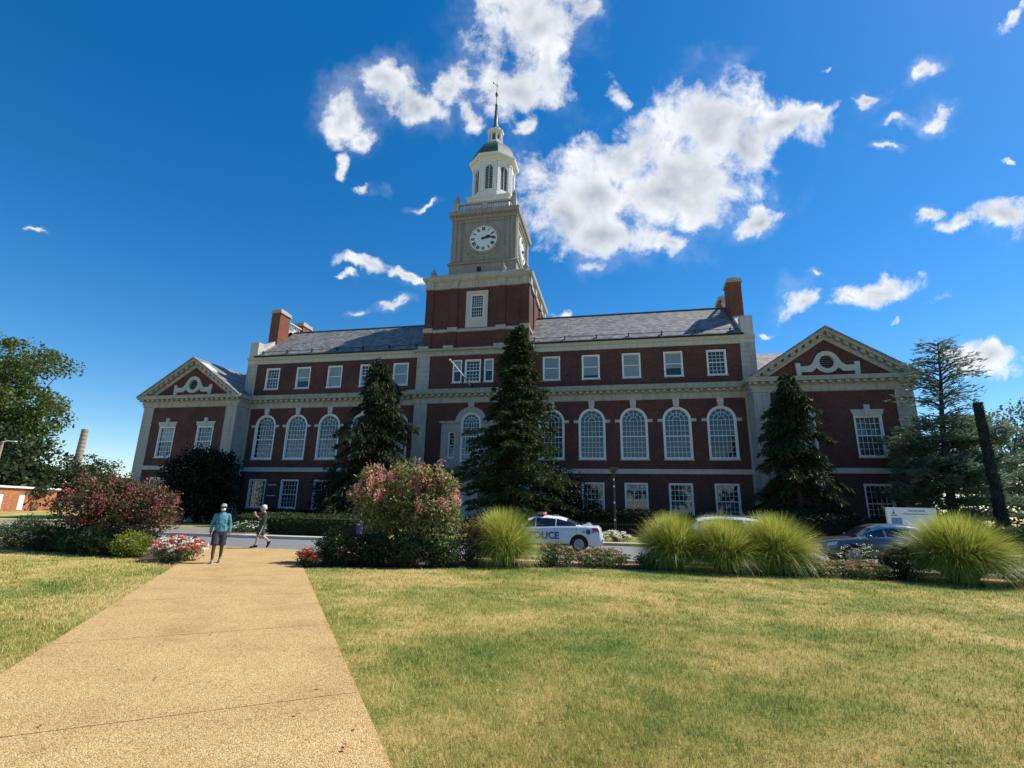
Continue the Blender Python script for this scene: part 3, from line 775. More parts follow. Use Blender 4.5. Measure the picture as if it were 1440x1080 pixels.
mb.lathe([(r8(.8),46.0),(r8(.8),46.2),(r8(.94),46.3),(r8(.98),46.5),(r8(.6),46.6)], (0,CY,0), 8, a0=A0)
mb.lathe([(r8(.45),44.9),(r8(.45),46.1)], (0,CY,0), 8, m=1)
mb.build('lantern', [M['white_wood'], M['louver']], LIB)
mb = MB().lathe([(.86,46.55),(.72,46.9),(.45,47.15),(.32,47.35),(.34,47.5),(.24,47.56),(.22,48.5),(.16,50.5),(.19,50.55),(.19,50.68),(.07,50.75),(.06,51.9),(.17,52.1),(.2,52.25),(.15,52.45),(.05,52.6),(.04,53.6),(.08,53.7),(.03,53.9),(.02,54.6)], (0,CY,0), 14)
mb.tube([(-.42,CY-.1,53.95),(0,CY,53.6),(.2,CY,53.42)], [.03,.025,.03], 5); mb.prism_y([(-.5,53.85),(-.34,53.88),(-.42,54.15),(-.52,54.1)], CY-.12, CY-.09)
mb.build('spire', M['lead'], LIB, smooth=True)
# ================================================================== GROUND
def lawn_mat(name, blades):
    m, nt, N, L, P = newmat(name)
    tc = N.new('ShaderNodeTexCoord')
    n1 = noise(N, L, tc.outputs['Object'], .33, 5, .62); n2 = noise(N, L, tc.outputs['Object'], 1.7, 5, .7)
    a = N.new('ShaderNodeMath'); a.operation = 'MULTIPLY_ADD'; a.inputs[1].default_value = 1.05; L.new(n1.outputs['Fac'], a.inputs[0])
    b = N.new('ShaderNodeMath'); b.operation = 'MULTIPLY'; b.inputs[1].default_value = .5; L.new(n2.outputs['Fac'], b.inputs[0]); b2 = N.new('ShaderNodeMath'); b2.operation = 'SUBTRACT'; b2.inputs[1].default_value = .255; L.new(b.outputs[0], b2.inputs[0]); L.new(b2.outputs[0], a.inputs[2])
    fac = a.outputs[0]
    if blades:
        ge = N.new('ShaderNodeNewGeometry')
        c = N.new('ShaderNodeMath'); c.operation = 'MULTIPLY_ADD'; c.inputs[1].default_value = .36; L.new(ge.outputs['Random Per Island'], c.inputs[0])
        d = N.new('ShaderNodeMath'); d.operation = 'SUBTRACT'; d.inputs[1].default_value = .18; L.new(fac, d.inputs[0]); L.new(d.outputs[0], c.inputs[2]); fac = c.outputs[0]
    else:
        n3 = noise(N, L, tc.outputs['Object'], 38, 4, .8)
        c = N.new('ShaderNodeMath'); c.operation = 'MULTIPLY_ADD'; c.inputs[1].default_value = .42; L.new(n3.outputs['Fac'], c.inputs[0])
        d = N.new('ShaderNodeMath'); d.operation = 'SUBTRACT'; d.inputs[1].default_value = .21; L.new(fac, d.inputs[0]); L.new(d.outputs[0], c.inputs[2]); fac = c.outputs[0]
    k = 1.15 if blades else .85
    r = ramp(N, [(.31, (.13*k,.19*k,.03*k)), (.42, (.235*k,.265*k,.05*k)), (.52, (.38*k,.34*k,.085*k)), (.62, (.58*k,.44*k,.17*k))])
    L.new(fac, r.inputs['Fac'])
    L.new(r.outputs['Color'], P.inputs['Base Color']); P.inputs['Roughness'].default_value = .6 if blades else .95; P.inputs['Specular IOR Level'].default_value = .3
    if blades:
        t = N.new('ShaderNodeBsdfTranslucent'); L.new(r.outputs['Color'], t.inputs['Color'])
        mx = N.new('ShaderNodeMixShader'); mx.inputs[0].default_value = .35
        L.new(P.outputs[0], mx.inputs[1]); L.new(t.outputs[0], mx.inputs[2]); L.new(mx.outputs[0], N['Material Output'].inputs['Surface'])
    else:
        bp = N.new('ShaderNodeBump'); bp.inputs['Strength'].default_value = 1.; bp.inputs['Distance'].default_value = .04
        n4 = noise(N, L, tc.outputs['Object'], 26, 5, .75); L.new(n4.outputs['Fac'], bp.inputs['Height']); L.new(bp.outputs['Normal'], P.inputs['Normal'])
    return m
def aggregate(name):
    m, nt, N, L, P = newmat(name)
    tc = N.new('ShaderNodeTexCoord')
    v = N.new('ShaderNodeTexVoronoi'); v.inputs['Scale'].default_value = 88; L.new(tc.outputs['Object'], v.inputs['Vector'])
    sep = N.new('ShaderNodeSeparateColor'); L.new(v.outputs['Color'], sep.inputs[0])
    r = ramp(N, [(0, (.26,.15,.055)), (.3, (.47,.30,.115)), (.62, (.57,.39,.165)), (.85, (.65,.49,.25)), (1, (.40,.23,.09))])
    L.new(sep.outputs[0], r.inputs['Fac'])
    n = noise(N, L, tc.outputs['Object'], .9, 6, .6); r2 = ramp(N, [(.28, (.78,.75,.71)), (.5, (.98,.97,.95)), (.72, (1.1,1.09,1.07))]); L.new(n.outputs['Fac'], r2.inputs['Fac'])
    mx = N.new('ShaderNodeMix'); mx.data_type = 'RGBA'; mx.blend_type = 'MULTIPLY'; mx.inputs['Factor'].default_value = 1
    L.new(r.outputs['Color'], mx.inputs['A']); L.new(r2.outputs['Color'], mx.inputs['B'])
    L.new(mx.outputs['Result'], P.inputs['Base Color'])
    bp = N.new('ShaderNodeBump'); bp.inputs['Strength'].default_value = .8; bp.inputs['Distance'].default_value = .012; bp.invert = True
    L.new(v.outputs['Distance'], bp.inputs['Height']); L.new(bp.outputs['Normal'], P.inputs['Normal'])
    P.inputs['Roughness'].default_value = .85; P.inputs['Specular IOR Level'].default_value = .3
    return m
M['lawn'] = lawn_mat('lawn_thatch', False); M['blade'] = lawn_mat('grass_blade', True); M['agg'] = aggregate('exposed_aggregate')

def sheet(name, pts, z, mat):
    mb = MB(); mb.add([(x,y,z) for x,y in pts], [tuple(range(len(pts)))]); o = mb.build(name, mat); return tag(o, kind='structure')
g = MB(); g.add([(-700,-160,0),(700,-160,0),(700,900,0),(-700,900,0)], [(0,1,2,3)])
tag(g.build('ground', M['lawn']), kind='structure')

BED_R = [(4.35,-31.35),(6.5,-30.4),(9.7,-28.75),(13.6,-27.75),(16.2,-27.75),(20.2,-27.6),(23.1,-28.0),(27,-28.6),(45,-29.5)]
BED_L = [(-45,-28.6),(-8.3,-30.25),(-3.,-30.6),(-.7,-31.15),(.9,-31.9)]
sheet('planting_bed', BED_R+[(45,-26.7),(.35,-26.7)], .006, M['mulch'])
sheet('planting_bed', BED_L+[(-3.6,-26.7),(-45,-26.7)], .006, M['mulch'])
# path of exposed-aggregate slabs
def pt(p, t): return (.8*p-.6*t, .6*p+.8*t)
mb = MB(); PL, PR = -18.33, -15.02
t0 = -38.25-3.07*4
def slab(mb, poly, z0, z1): 
    n = len(poly)
    mb.add([(x,y,z0) for x,y in poly]+[(x,y,z1) for x,y in poly], [tuple(range(n,2*n))]+[(i,(i+1)%n,(i+1)%n+n,i+n) for i in range(n)])
k = 0
while True:
    ta, tb = t0+3.07*k+.007, t0+3.07*(k+1)-.007
    if tb > -23: break
    slab(mb, [pt(PL,ta), pt(PR,ta), pt(PR,tb), pt(PL,tb)], 0, .022); k += 1
ye = -26.72
slab(mb, [pt(PL,ta), pt(PR,ta), pt(PR,(ye-.6*PR)/.8), pt(PL,(ye-.6*PL)/.8)], 0, .022)
tag(mb.build('path', M['agg']), kind='structure')
def strip(mb, line, y_off0, y_off1, z0, z1):
    """raised strip following a polyline, from y+off0 to y+off1"""
    n = len(line)
    vs = [(x,y+y_off0,z0) for x,y in line]+[(x,y+y_off1,z0) for x,y in line]+[(x,y+y_off0,z1) for x,y in line]+[(x,y+y_off1,z1) for x,y in line]
    fs = []
    for i in range(n-1): fs += [(2*n+i, 2*n+i+1, 3*n+i+1, 3*n+i), (i, i+1, 2*n+i+1, 2*n+i), (n+i+1, n+i, 3*n+i, 3*n+i+1)]
    fs += [(0, 2*n, 3*n, n), (n-1, 2*n-1, 4*n-1, 3*n-1)]
    mb.add(vs, fs)
NEAR = [(-80,-25.9),(70,-25.9)]
FAR = [(-80,-21.2),(-12,-21.3),(-2,-20.9),(3,-20.0),(8,-18.2),(12,-17.2),(18,-16.9),(70,-16.9)]
mb = MB(); strip(mb, NEAR, -.8, -.16, 0, .022); tag(mb.build('sidewalk', M['agg']), kind='structure')
mb = MB(); strip(mb, [(-80,-25.9),(-5.6,-25.9)], -.155, 0, 0, .12); strip(mb, [(2.2,-25.9),(70,-25.9)], -.155, 0, 0, .12); tag(mb.build('kerb', M['kerb']), kind='structure')
sheet('road', [(-80,-25.9),(70,-25.9)]+[(x,y) for x,y in FAR[::-1]], .010, M['asphalt'])
mb = MB(); strip(mb, FAR[:5], 0, .16, 0, .15); tag(mb.build('kerb', M['kerb']), kind='structure')
mb = MB(); strip(mb, FAR[4:], 0, .16, 0, .15); tag(mb.build('kerb', M['kerb_yellow']), kind='structure')
mb = MB(); strip(mb, [(-80,-21.2),(-12,-21.3),(-6.5,-21.1)], .165, 6.6, 0, .13); tag(mb.build('sidewalk', M['paver']), kind='structure')
mb = MB(); strip(mb, [(-6.4,-21.1),(-2,-20.9),(3,-20.0),(8,-18.2),(12,-17.2),(18,-16.9),(70,-16.9)], .165, 1.1, 0, .135); tag(mb.build('sidewalk', M['concrete']), kind='structure')

# grass blades of the mown lawn, dense near the path and thinning out with distance
rng = np.random.default_rng(11)
def interp(line, x): return np.interp(x, [p[0] for p in line], [p[1] for p in line])
n = 620000
CX, CYm = 13.47, -44.6
r = 3.2*np.exp(rng.random(n)*math.log(30/3.2)); az = np.radians(-13)+(rng.random(n)-.5)*np.radians(128)
x = CX+r*np.sin(az); y = CYm+r*np.cos(az)
p = .8*x+.6*y
ok = ((p > PR-.05+.07*rng.random(n)**2) & (y < interp(BED_R, x)-.02) & (x > 4.3)) | ((p < PL+.05-.07*rng.random(n)**2) & (y < interp(BED_L, x)+.02))
x, y, r = x[ok], y[ok], r[ok]; n = len(x)
hgt = (.022+.034*rng.random(n))*(1+.25*np.sin(x*1.7+1)*np.sin(y*1.3)); wid = .0042*np.maximum(1, r/5.)*(.7+.6*rng.random(n))
la = rng.random(n)*2*pi; lean = .25+.75*rng.random(n)
sx, sy = -np.sin(la)*wid/2, np.cos(la)*wid/2
z0 = np.full(n, 0.)
nt_ = 2600; tr = 3.4*np.exp(rng.random(nt_)*math.log(26/3.4)); ta_ = np.radians(-13)+(rng.random(nt_)-.5)*np.radians(126); tx, ty = CX+tr*np.sin(ta_), CYm+tr*np.cos(ta_); tp = .8*tx+.6*ty
ok = ((tp > PR) & (ty < interp(BED_R, tx)-.1) & (tx > 4.3)) | ((tp < PL) & (ty < interp(BED_L, tx)))
tx, ty, tr = np.repeat(tx[ok], 16), np.repeat(ty[ok], 16), np.repeat(tr[ok], 16); m_ = len(tx)
tx = tx+rng.normal(size=m_)*.035*np.maximum(1, tr/8); ty = ty+rng.normal(size=m_)*.035*np.maximum(1, tr/8)
x = np.concatenate([x, tx]); y = np.concatenate([y, ty]); hgt = np.concatenate([hgt, .05+.05*rng.random(m_)]); la = np.concatenate([la, rng.random(m_)*2*pi]); lean = np.concatenate([lean, .2+.6*rng.random(m_)]); wid = np.concatenate([wid, .005*np.maximum(1, tr/5.)]); z0 = np.zeros(len(x)); n = len(x)
sx, sy = -np.sin(la)*wid/2, np.cos(la)*wid/2
V = np.stack([np.stack([x-sx, y-sy, z0], 1), np.stack([x+sx, y+sy, z0], 1), np.stack([x+np.cos(la)*lean*hgt, y+np.sin(la)*lean*hgt, hgt], 1)], 1)
tag(link('grass', quads_mesh('grass', V, M['blade'], nv=3)), 'short mown lawn grass with green and straw coloured patches', 'grass', kind='stuff')

# a few fallen leaves
rng = np.random.default_rng(5); n = 120
r = 4*np.exp(rng.random(n)*math.log(20/4)); az = np.radians(-13)+(rng.random(n)-.5)*np.radians(110)
P = np.stack([CX+r*np.sin(az), CYm+r*np.cos(az), .034+.02*rng.random(n)], 1); P = P[P[:,1] < -31.6]
D = rng.normal(size=P.shape)*np.array([1,1,.12]); s_ = .03+.035*rng.random(len(P))
M['fallen'] = leafmat('fallen_leaf', [(.16,.08,.03),(.28,.15,.05),(.34,.24,.10)], trans=.1)
tag(link('fallen_leaves', quads_mesh('fallen_leaves', rhombs(P, D, s_, s_*.6, rng, np.array([0,0,1.])), M['fallen'])), 'brown fallen leaves strewn over lawn and path', 'leaves', kind='stuff')

# ================================================================== PLANTS
def LM(name, cols, **k): M[name] = leafmat(name, cols, **k); return M[name]
LM('lf_box', [(.028,.055,.018),(.05,.09,.028),(.08,.125,.04)])
LM('lf_holly', [(.018,.038,.013),(.034,.064,.02),(.055,.09,.03)], spec=.25, rough=.5)
LM('lf_lime', [(.12,.17,.02),(.20,.24,.03),(.28,.30,.06)])
LM('lf_myrtle', [(.06,.095,.025),(.13,.17,.045),(.24,.25,.09),(.32,.27,.14)], trans=.4)
LM('lf_myrtle_red', [(.03,.045,.016),(.07,.08,.028),(.15,.095,.05),(.22,.10,.07)], trans=.3)
LM('fl_pink', [(.60,.14,.15),(.72,.28,.25),(.78,.46,.38)], trans=.4)
LM('fl_rose', [(.52,.05,.11),(.64,.11,.17),(.70,.25,.24)], trans=.4)
LM('fl_red', [(.35,.02,.02),(.5,.05,.03),(.55,.15,.06)], trans=.3)
LM('fl_white', [(.62,.58,.48),(.75,.74,.66),(.8,.78,.72)], trans=.3)
LM('fl_sedum', [(.30,.15,.08),(.44,.24,.12),(.52,.36,.20)], trans=.15)
LM('fl_wine', [(.08,.03,.03),(.14,.06,.05),(.2,.1,.07)], trans=.15)
LM('lf_sedum', [(.05,.09,.03),(.10,.15,.05),(.17,.20,.07)])
LM('lf_grass', [(.11,.17,.022),(.24,.30,.036),(.40,.43,.065),(.54,.52,.17)], trans=.32, rough=.45, spec=.3)
LM('lf_spruce', [(.016,.028,.014),(.030,.046,.020),(.058,.074,.030)], trans=.15, spec=.12)
LM('lf_yew', [(.016,.032,.013),(.034,.056,.020),(.072,.098,.034)], trans=.17, spec=.12)
LM('lf_cedar', [(.06,.105,.075),(.10,.15,.105),(.15,.20,.135)], trans=.4)
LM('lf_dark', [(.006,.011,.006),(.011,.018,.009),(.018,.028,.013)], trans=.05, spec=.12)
LM('lf_oak', [(.035,.065,.015),(.07,.11,.024),(.14,.17,.04)], trans=.4)
LM('lf_oak_dark', [(.02,.036,.014),(.034,.055,.018),(.055,.075,.026)], trans=.22)
LM('lf_hedge', [(.03,.055,.018),(.05,.085,.024),(.10,.13,.035)], trans=.2)
LM('lf_hedge_deep', [(.02,.036,.011),(.036,.06,.015),(.08,.10,.022)], trans=.12, spec=.15)
LM('lf_ivy', [(.022,.03,.028),(.036,.045,.040),(.05,.06,.052)], trans=.1, spec=.1)

def stems(mb, x, y, targets, r0, zb=0., fork=.35, m=0, wob=.12, seed=0):
    rr = random.Random(seed)
    for tx, ty, tz in targets:
        a = Vector((x+rr.uniform(-.1,.1)*r0*8, y+rr.uniform(-.1,.1)*r0*8, zb)); b = Vector((tx,ty,tz))
        mid1 = a.lerp(b, .35)+Vector((rr.uniform(-wob,wob), rr.uniform(-wob,wob), .12*(tz-zb))); mid2 = a.lerp(b, .7)+Vector((rr.uniform(-wob,wob), rr.uniform(-wob,wob), .06*(tz-zb)))
        mb.tube([a, mid1, mid2, b], [r0, r0*.75, r0*.5, r0*.2], 6, m)
def shrub(name, label, cat, x, y, ells, n, leaf, lm, seed, group=None, clump=.16, nclump=90, inner=.35, flowers=None, stem_r=.02, stem_mat='bark', elong=1.7, up=.3):
    """ells are local (dx,dy,z,rx,ry,rz)"""
    rng = np.random.default_rng(seed)
    t = thing(name, label, cat, (x, y, 0), 0, group)
    P, O, cc = shell_points(n, ells, rng, clump, nclump, inner)
    P[:,2] = np.abs(P[:,2]-.02)+.02
    D = O*.6+rng.normal(size=P.shape)*.7+np.array([0,0,up])
    L = leaf*(.6+.8*rng.random(n))
    V = rhombs(P, D, L, L/elong, rng)
    link('foliage', quads_mesh(name+'_foliage', V, M[lm]), t)
    mb = MB(); tg = cc[rng.choice(len(cc), min(9, len(cc)), False)]
    stems(mb, 0, 0, [tuple(q) for q in tg], stem_r, 0, wob=.06, seed=seed); mb.build('stem', M[stem_mat], t)
    if flowers: flowers(t, rng, ells, cc)
    return t
def panicles(mat, n, zmin, per=26, size=.05, spread=(.07,.07,.14), name='blossom', front=None, L=.9):
    def fn(t, rng, ells, cc):
        E = np.array(ells, float); vol = (E[:,3]*E[:,4]*E[:,5])**(2/3); k = rng.choice(len(E), n*6, p=vol/vol.sum())
        d = rng.normal(size=(n*6,3)); d[:,2] = np.abs(d[:,2])*.9+.05; d /= np.linalg.norm(d, axis=1, keepdims=True)
        c = E[k,:3]+d*E[k,3:]*(L+.16*rng.random((n*6,1)))
        w = np.ones(len(c), bool); w &= c[:,2] > zmin
        if front is not None: w &= front(c, rng)
        c = c[w][:n]
        P = np.repeat(c, per, 0)+rng.normal(size=(len(c)*per,3))*np.array(spread)
        D = rng.normal(size=P.shape); s = size*(.6+.8*rng.random(len(P)))
        link(name, quads_mesh(name, rhombs(P, D, s, s*.85, rng), M[mat]), t)
    return fn
def caps(mat, n, size=.022, rad=.09, per=30, name='blossom', jit=.0):
    """flat flower heads lying on the upper surface"""
    def fn(t, rng, ells, cc):
        E = np.array(ells, float); vol = (E[:,3]*E[:,4]*E[:,5])**(2/3); k = rng.choice(len(E), n, p=vol/vol.sum())
        d = rng.normal(size=(n,3)); d[:,2] = np.abs(d[:,2])+.15; d /= np.linalg.norm(d, axis=1, keepdims=True)
        c = E[k,:3]+d*E[k,3:]*(.98+.1*rng.random((n,1)))
        a = rng.random((n,per))*2*pi; r = rad*np.sqrt(rng.random((n,per)))
        P = np.stack([c[:,0:1]+r*np.cos(a), c[:,1:2]+r*np.sin(a), c[:,2:3]+.25*rad*(1-(r/rad)**2)+jit*rng.normal(size=(n,per))], 2).reshape(-1,3)
        D = rng.normal(size=P.shape)*np.array([1,1,.5]); s = size*(.7+.6*rng.random(len(P)))
        link(name, quads_mesh(name, rhombs(P, D, s*1.3, s, rng), M[mat]), t)
    return fn
def both(*fs):
    def fn(*a):
        for f in fs: f(*a)
    return fn

# crape myrtles
shrub('crape_myrtle', 'broad pink crape myrtle with reddish foliage left of the path', 'shrub', -4.0, -29.7,
      [(-1.25,0,1.55,1.2,.95,.85),(.1,.1,1.55,1.25,1.,.78),(1.25,0,1.35,1.15,.9,.72),(-.7,.1,2.05,.85,.8,.55),(.3,-.1,1.0,1.9,.9,.7),(-1.5,0,2.35,.3,.3,.3),(.2,0,2.3,.3,.3,.3),(1.3,0,2.05,.3,.3,.3),(2.1,0,1.75,.3,.3,.3)], 13500, .115, 'lf_myrtle_red', 1, clump=.17, nclump=330, inner=.35,
      flowers=panicles('fl_rose', 62, 1.0, front=lambda c, r: r.random(len(c)) < .5+.5*(c[:,0] > 1.2)), stem_r=.03, elong=1.9)
shrub('crape_myrtle', 'upright pink crape myrtle in the middle bed in front of the tower', 'shrub', 6.75, -29.2,
      [(-1.0,0,1.95,.8,.75,.75),(.0,.1,2.0,.8,.8,.8),(.9,0,1.75,.85,.8,.8),(-.2,0,1.25,1.5,.8,.75),(.75,0,2.45,.5,.5,.45),(1.15,0,1.0,.8,.7,.6),(-1.25,0,2.65,.3,.3,.35),(-.45,.1,2.7,.26,.26,.35),(.35,0,2.85,.3,.3,.35),(.95,0,2.85,.22,.22,.3),(1.35,0,2.35,.25,.25,.35),(-1.75,0,2.0,.25,.25,.35)], 14500, .115, 'lf_myrtle', 2, clump=.15, nclump=380, inner=.35,
      flowers=panicles('fl_pink', 105, 1.75, per=40, spread=(.06,.06,.13), size=.06), stem_r=.03, elong=1.9)
# evergreen shrubs and other bed plants
def bx(x, y, w, h, label, seed, lm='lf_box', leaf=.06, n=8200, name='evergreen_shrub', cat='shrub', group=None, **k):
    return shrub(name, label, cat, x, y, [(0,0,h*.46,w/2,w*.42,h*.52),(-w*.16,.05,h*.4,w*.36,w*.36,h*.42),(w*.18,-.05,h*.42,w*.34,w*.34,h*.45)], n, leaf, lm, seed, group, clump=.09, nclump=230, **k)
bx(-7.9, -29.6, 2.2, 1.15, 'wide green shrub at the far left edge of the bed', 11, 'lf_hedge', .07, 7000)
bx(-6.2, -30.0, 1.2, .85, 'dark hydrangea with faded tan flower heads at the left edge', 12, 'lf_holly', .11, 2600, 'hydrangea', flowers=caps('fl_sedum', 16, .05, .1, 26))
bx(-5.2, -30.15, 1.1, .85, 'small dark round shrub left of the reddish crape myrtle', 13, 'lf_holly')
bx(-4.65, -30.35, .95, .72, 'mid green round boxwood under the reddish crape myrtle', 14, 'lf_box')
bx(-3.5, -30.5, 1.3, .92, 'larger dark green boxwood beside the lime green shrub', 15, 'lf_box')
bx(-2.15, -30.5, 1.2, .80, 'lime green shrub beside the red and white flowers', 16, 'lf_lime', .07, 4200)
bx(5.05, -30.15, 1.35, 1.08, 'dark evergreen shrub at the path end of the middle bed', 17, 'lf_holly')
bx(6.05, -29.9, 1.15, 1.05, 'dark glossy shrub second from the path in the middle bed', 18, 'lf_holly')
bx(7.05, -29.75, 1.1, 1.0, 'round boxwood under the middle of the pink crape myrtle', 19, 'lf_box')
bx(8.0, -29.35, 1.2, 1.1, 'round boxwood under the right side of the pink crape myrtle', 20, 'lf_box')
bx(8.85, -28.75, .95, 1.5, 'tall loose shrub with brownish leaves between crape myrtle and ornamental grass', 21, 'lf_myrtle_red', .07, 4200)
bx(.1, -30.95, 1.55, .74, 'low mound of red and white flowers at the left edge of the path', 22, 'lf_box', .05, 2600, 'flower_mound', 'flowers', flowers=both(caps('fl_white', 150, .045, .07, 12, 'white_blossom'), caps('fl_red', 110, .045, .07, 14, 'red_blossom')))
bx(4.5, -30.85, .6, .5, 'small clump of dark red flowers at the right edge of the path', 23, 'lf_holly', .05, 1200, 'flower_mound', 'flowers', flowers=caps('fl_red', 34, .04, .07, 16))
bx(11.36, -27.6, 1.25, .72, 'taller tan flowering sedum below the word on the police car', 24, 'lf_sedum', .07, 2300, 'sedum', 'flowers', flowers=caps('fl_sedum', 50, .03, .085, 34))
bx(12.85, -27.2, 1.7, .55, 'low rusty flowering sedum below the tail of the police car', 25, 'lf_sedum', .07, 2600, 'sedum', 'flowers', flowers=caps('fl_sedum', 72, .03, .085, 34))
bx(14.4, -27.25, .78, .48, 'small dark wine coloured plant in front of the white car', 26, 'lf_holly', .08, 900, 'sedum', 'flowers', flowers=caps('fl_wine', 16, .035, .08, 26))
for i, (xx, ww, lb) in enumerate(((18.95,1.5,'rusty flowering sedum just right of the three ornamental grasses'),(20.3,1.6,'rusty flowering sedum in front of the dark sedan'))):
    bx(xx, -27.2, ww, .5, lb, 27+i, 'lf_sedum', .07, 2600, 'sedum', 'flowers', flowers=caps('fl_sedum', 74, .03, .085, 34))
bx(21.6, -27.05, 1.0, .95, 'wine brown sedum left of the big right ornamental grass', 29, 'lf_holly', .08, 1900, 'sedum', 'flowers', flowers=caps('fl_wine', 30, .035, .09, 30))
bx(20.8, -26.45, 1.2, .95, 'airy shrub with tiny white flowers in front of the dark sedan', 30, 'lf_box', .04, 1500, 'flowering_shrub', 'flowers', flowers=caps('fl_white', 60, .025, .05, 5))
bx(24.6, -27.3, 1.4, .9, 'dark round shrub at the right edge of the picture', 31, 'lf_holly', .06, 4200)
bx(13.2, -14.6, 1.7, .68, 'pale pink flower bed at the foot of the black lamp post', 32, 'lf_box', .06, 1500, 'flower_mound', 'flowers', flowers=caps('fl_white', 70, .05, .1, 18))
bx(15.0, -14.4, 1.2, .55, 'small clipped boxwood right of the pale flowers by the lamp post', 33, 'lf_box', .06, 2200)
bx(-7.6, -18.6, 2.2, .75, 'low shrub with white flowers behind the walking person in black', 34, 'lf_box', .07, 2600, 'flowering_shrub', 'flowers', flowers=caps('fl_white', 46, .05, .08, 8))

# ornamental grasses
def strips_mesh(name, C, S, mat):
    n, k, _ = C.shape
    V = np.stack([C-S, C+S], 2).reshape(-1, 3)
    base = (np.arange(n)*k*2)[:,None]+np.arange(k-1)[None,:]*2
    F = np.stack([base, base+1, base+3, base+2], 2).reshape(-1)
    me = bpy.data.meshes.new(name); nf = n*(k-1)
    me.vertices.add(len(V)); me.loops.add(nf*4); me.polygons.add(nf)
    me.vertices.foreach_set('co', V.astype(np.float32).reshape(-1)); me.loops.foreach_set('vertex_index', F.astype(np.int32))
    me.polygons.foreach_set('loop_start', np.arange(0, nf*4, 4, dtype=np.int32)); me.polygons.foreach_set('loop_total', np.full(nf, 4, dtype=np.int32))
    me.materials.append(mat); me.update(calc_edges=True); return me
def grass_clump(x, y, w, h, label, seed, n=11500):
    rng = np.random.default_rng(seed)
    t = thing('ornamental_grass', label, 'ornamental grass', (x,y,0), 0, 'ornamental grass clumps along the bed')
    s = np.linspace(0, 1, 7)[None,:]
    a = rng.random((n,1))*2*pi; q = rng.random((n,1))
    rb = .13*w*np.sqrt(rng.random((n,1))); ab = rng.random((n,1))*2*pi
    th = radians(3)+radians(50)*q**.9+(radians(30)+radians(135)*rng.random((n,1)))*(.25+.75*q)*s**1.45
    Lb = h*(.80+.36*rng.random((n,1)))*(1+.10*q); ds = Lb/6
    out = np.concatenate([np.zeros((n,1)), np.cumsum(np.sin(th[:,:-1])*ds, 1)], 1)*(w/2)/(h*.66); z = np.concatenate([np.zeros((n,1)), np.cumsum(np.cos(th[:,:-1])*ds, 1)], 1)*.97
    X = rb*np.cos(ab)+np.cos(a)*out+.03*rng.normal(size=(n,7)).cumsum(1)*s; Y = rb*np.sin(ab)+np.sin(a)*out+.03*rng.normal(size=(n,7)).cumsum(1)*s
    C = np.stack([X, Y, np.maximum(z, .01)], 2)
    wd = .0056*(1-.85*s**2)*np.ones((n,1))
    S = np.stack([-np.sin(a)*wd, np.cos(a)*wd, .3*wd*rng.normal(size=(n,1))], 2)
    link('foliage', strips_mesh('grass_clump', C, S, M['lf_grass']), t)
    return t
grass_clump(9.75, -28.1, 1.8, 1.74, 'fountain of yellow green ornamental grass beside the police car', 41)
grass_clump(15.2, -26.95, 1.75, 1.72, 'ornamental grass clump, first of the row of three hiding the white car', 42)
grass_clump(16.65, -27.2, 1.8, 1.66, 'ornamental grass clump in the middle of the row of three hiding the white car', 43)
grass_clump(18.2, -26.85, 1.95, 1.76, 'ornamental grass clump, last of the row of three, nearest the dark sedan', 44)
grass_clump(23.0, -27.2, 2.1, 1.86, 'widest ornamental grass clump at the right end of the bed', 45, 15000)

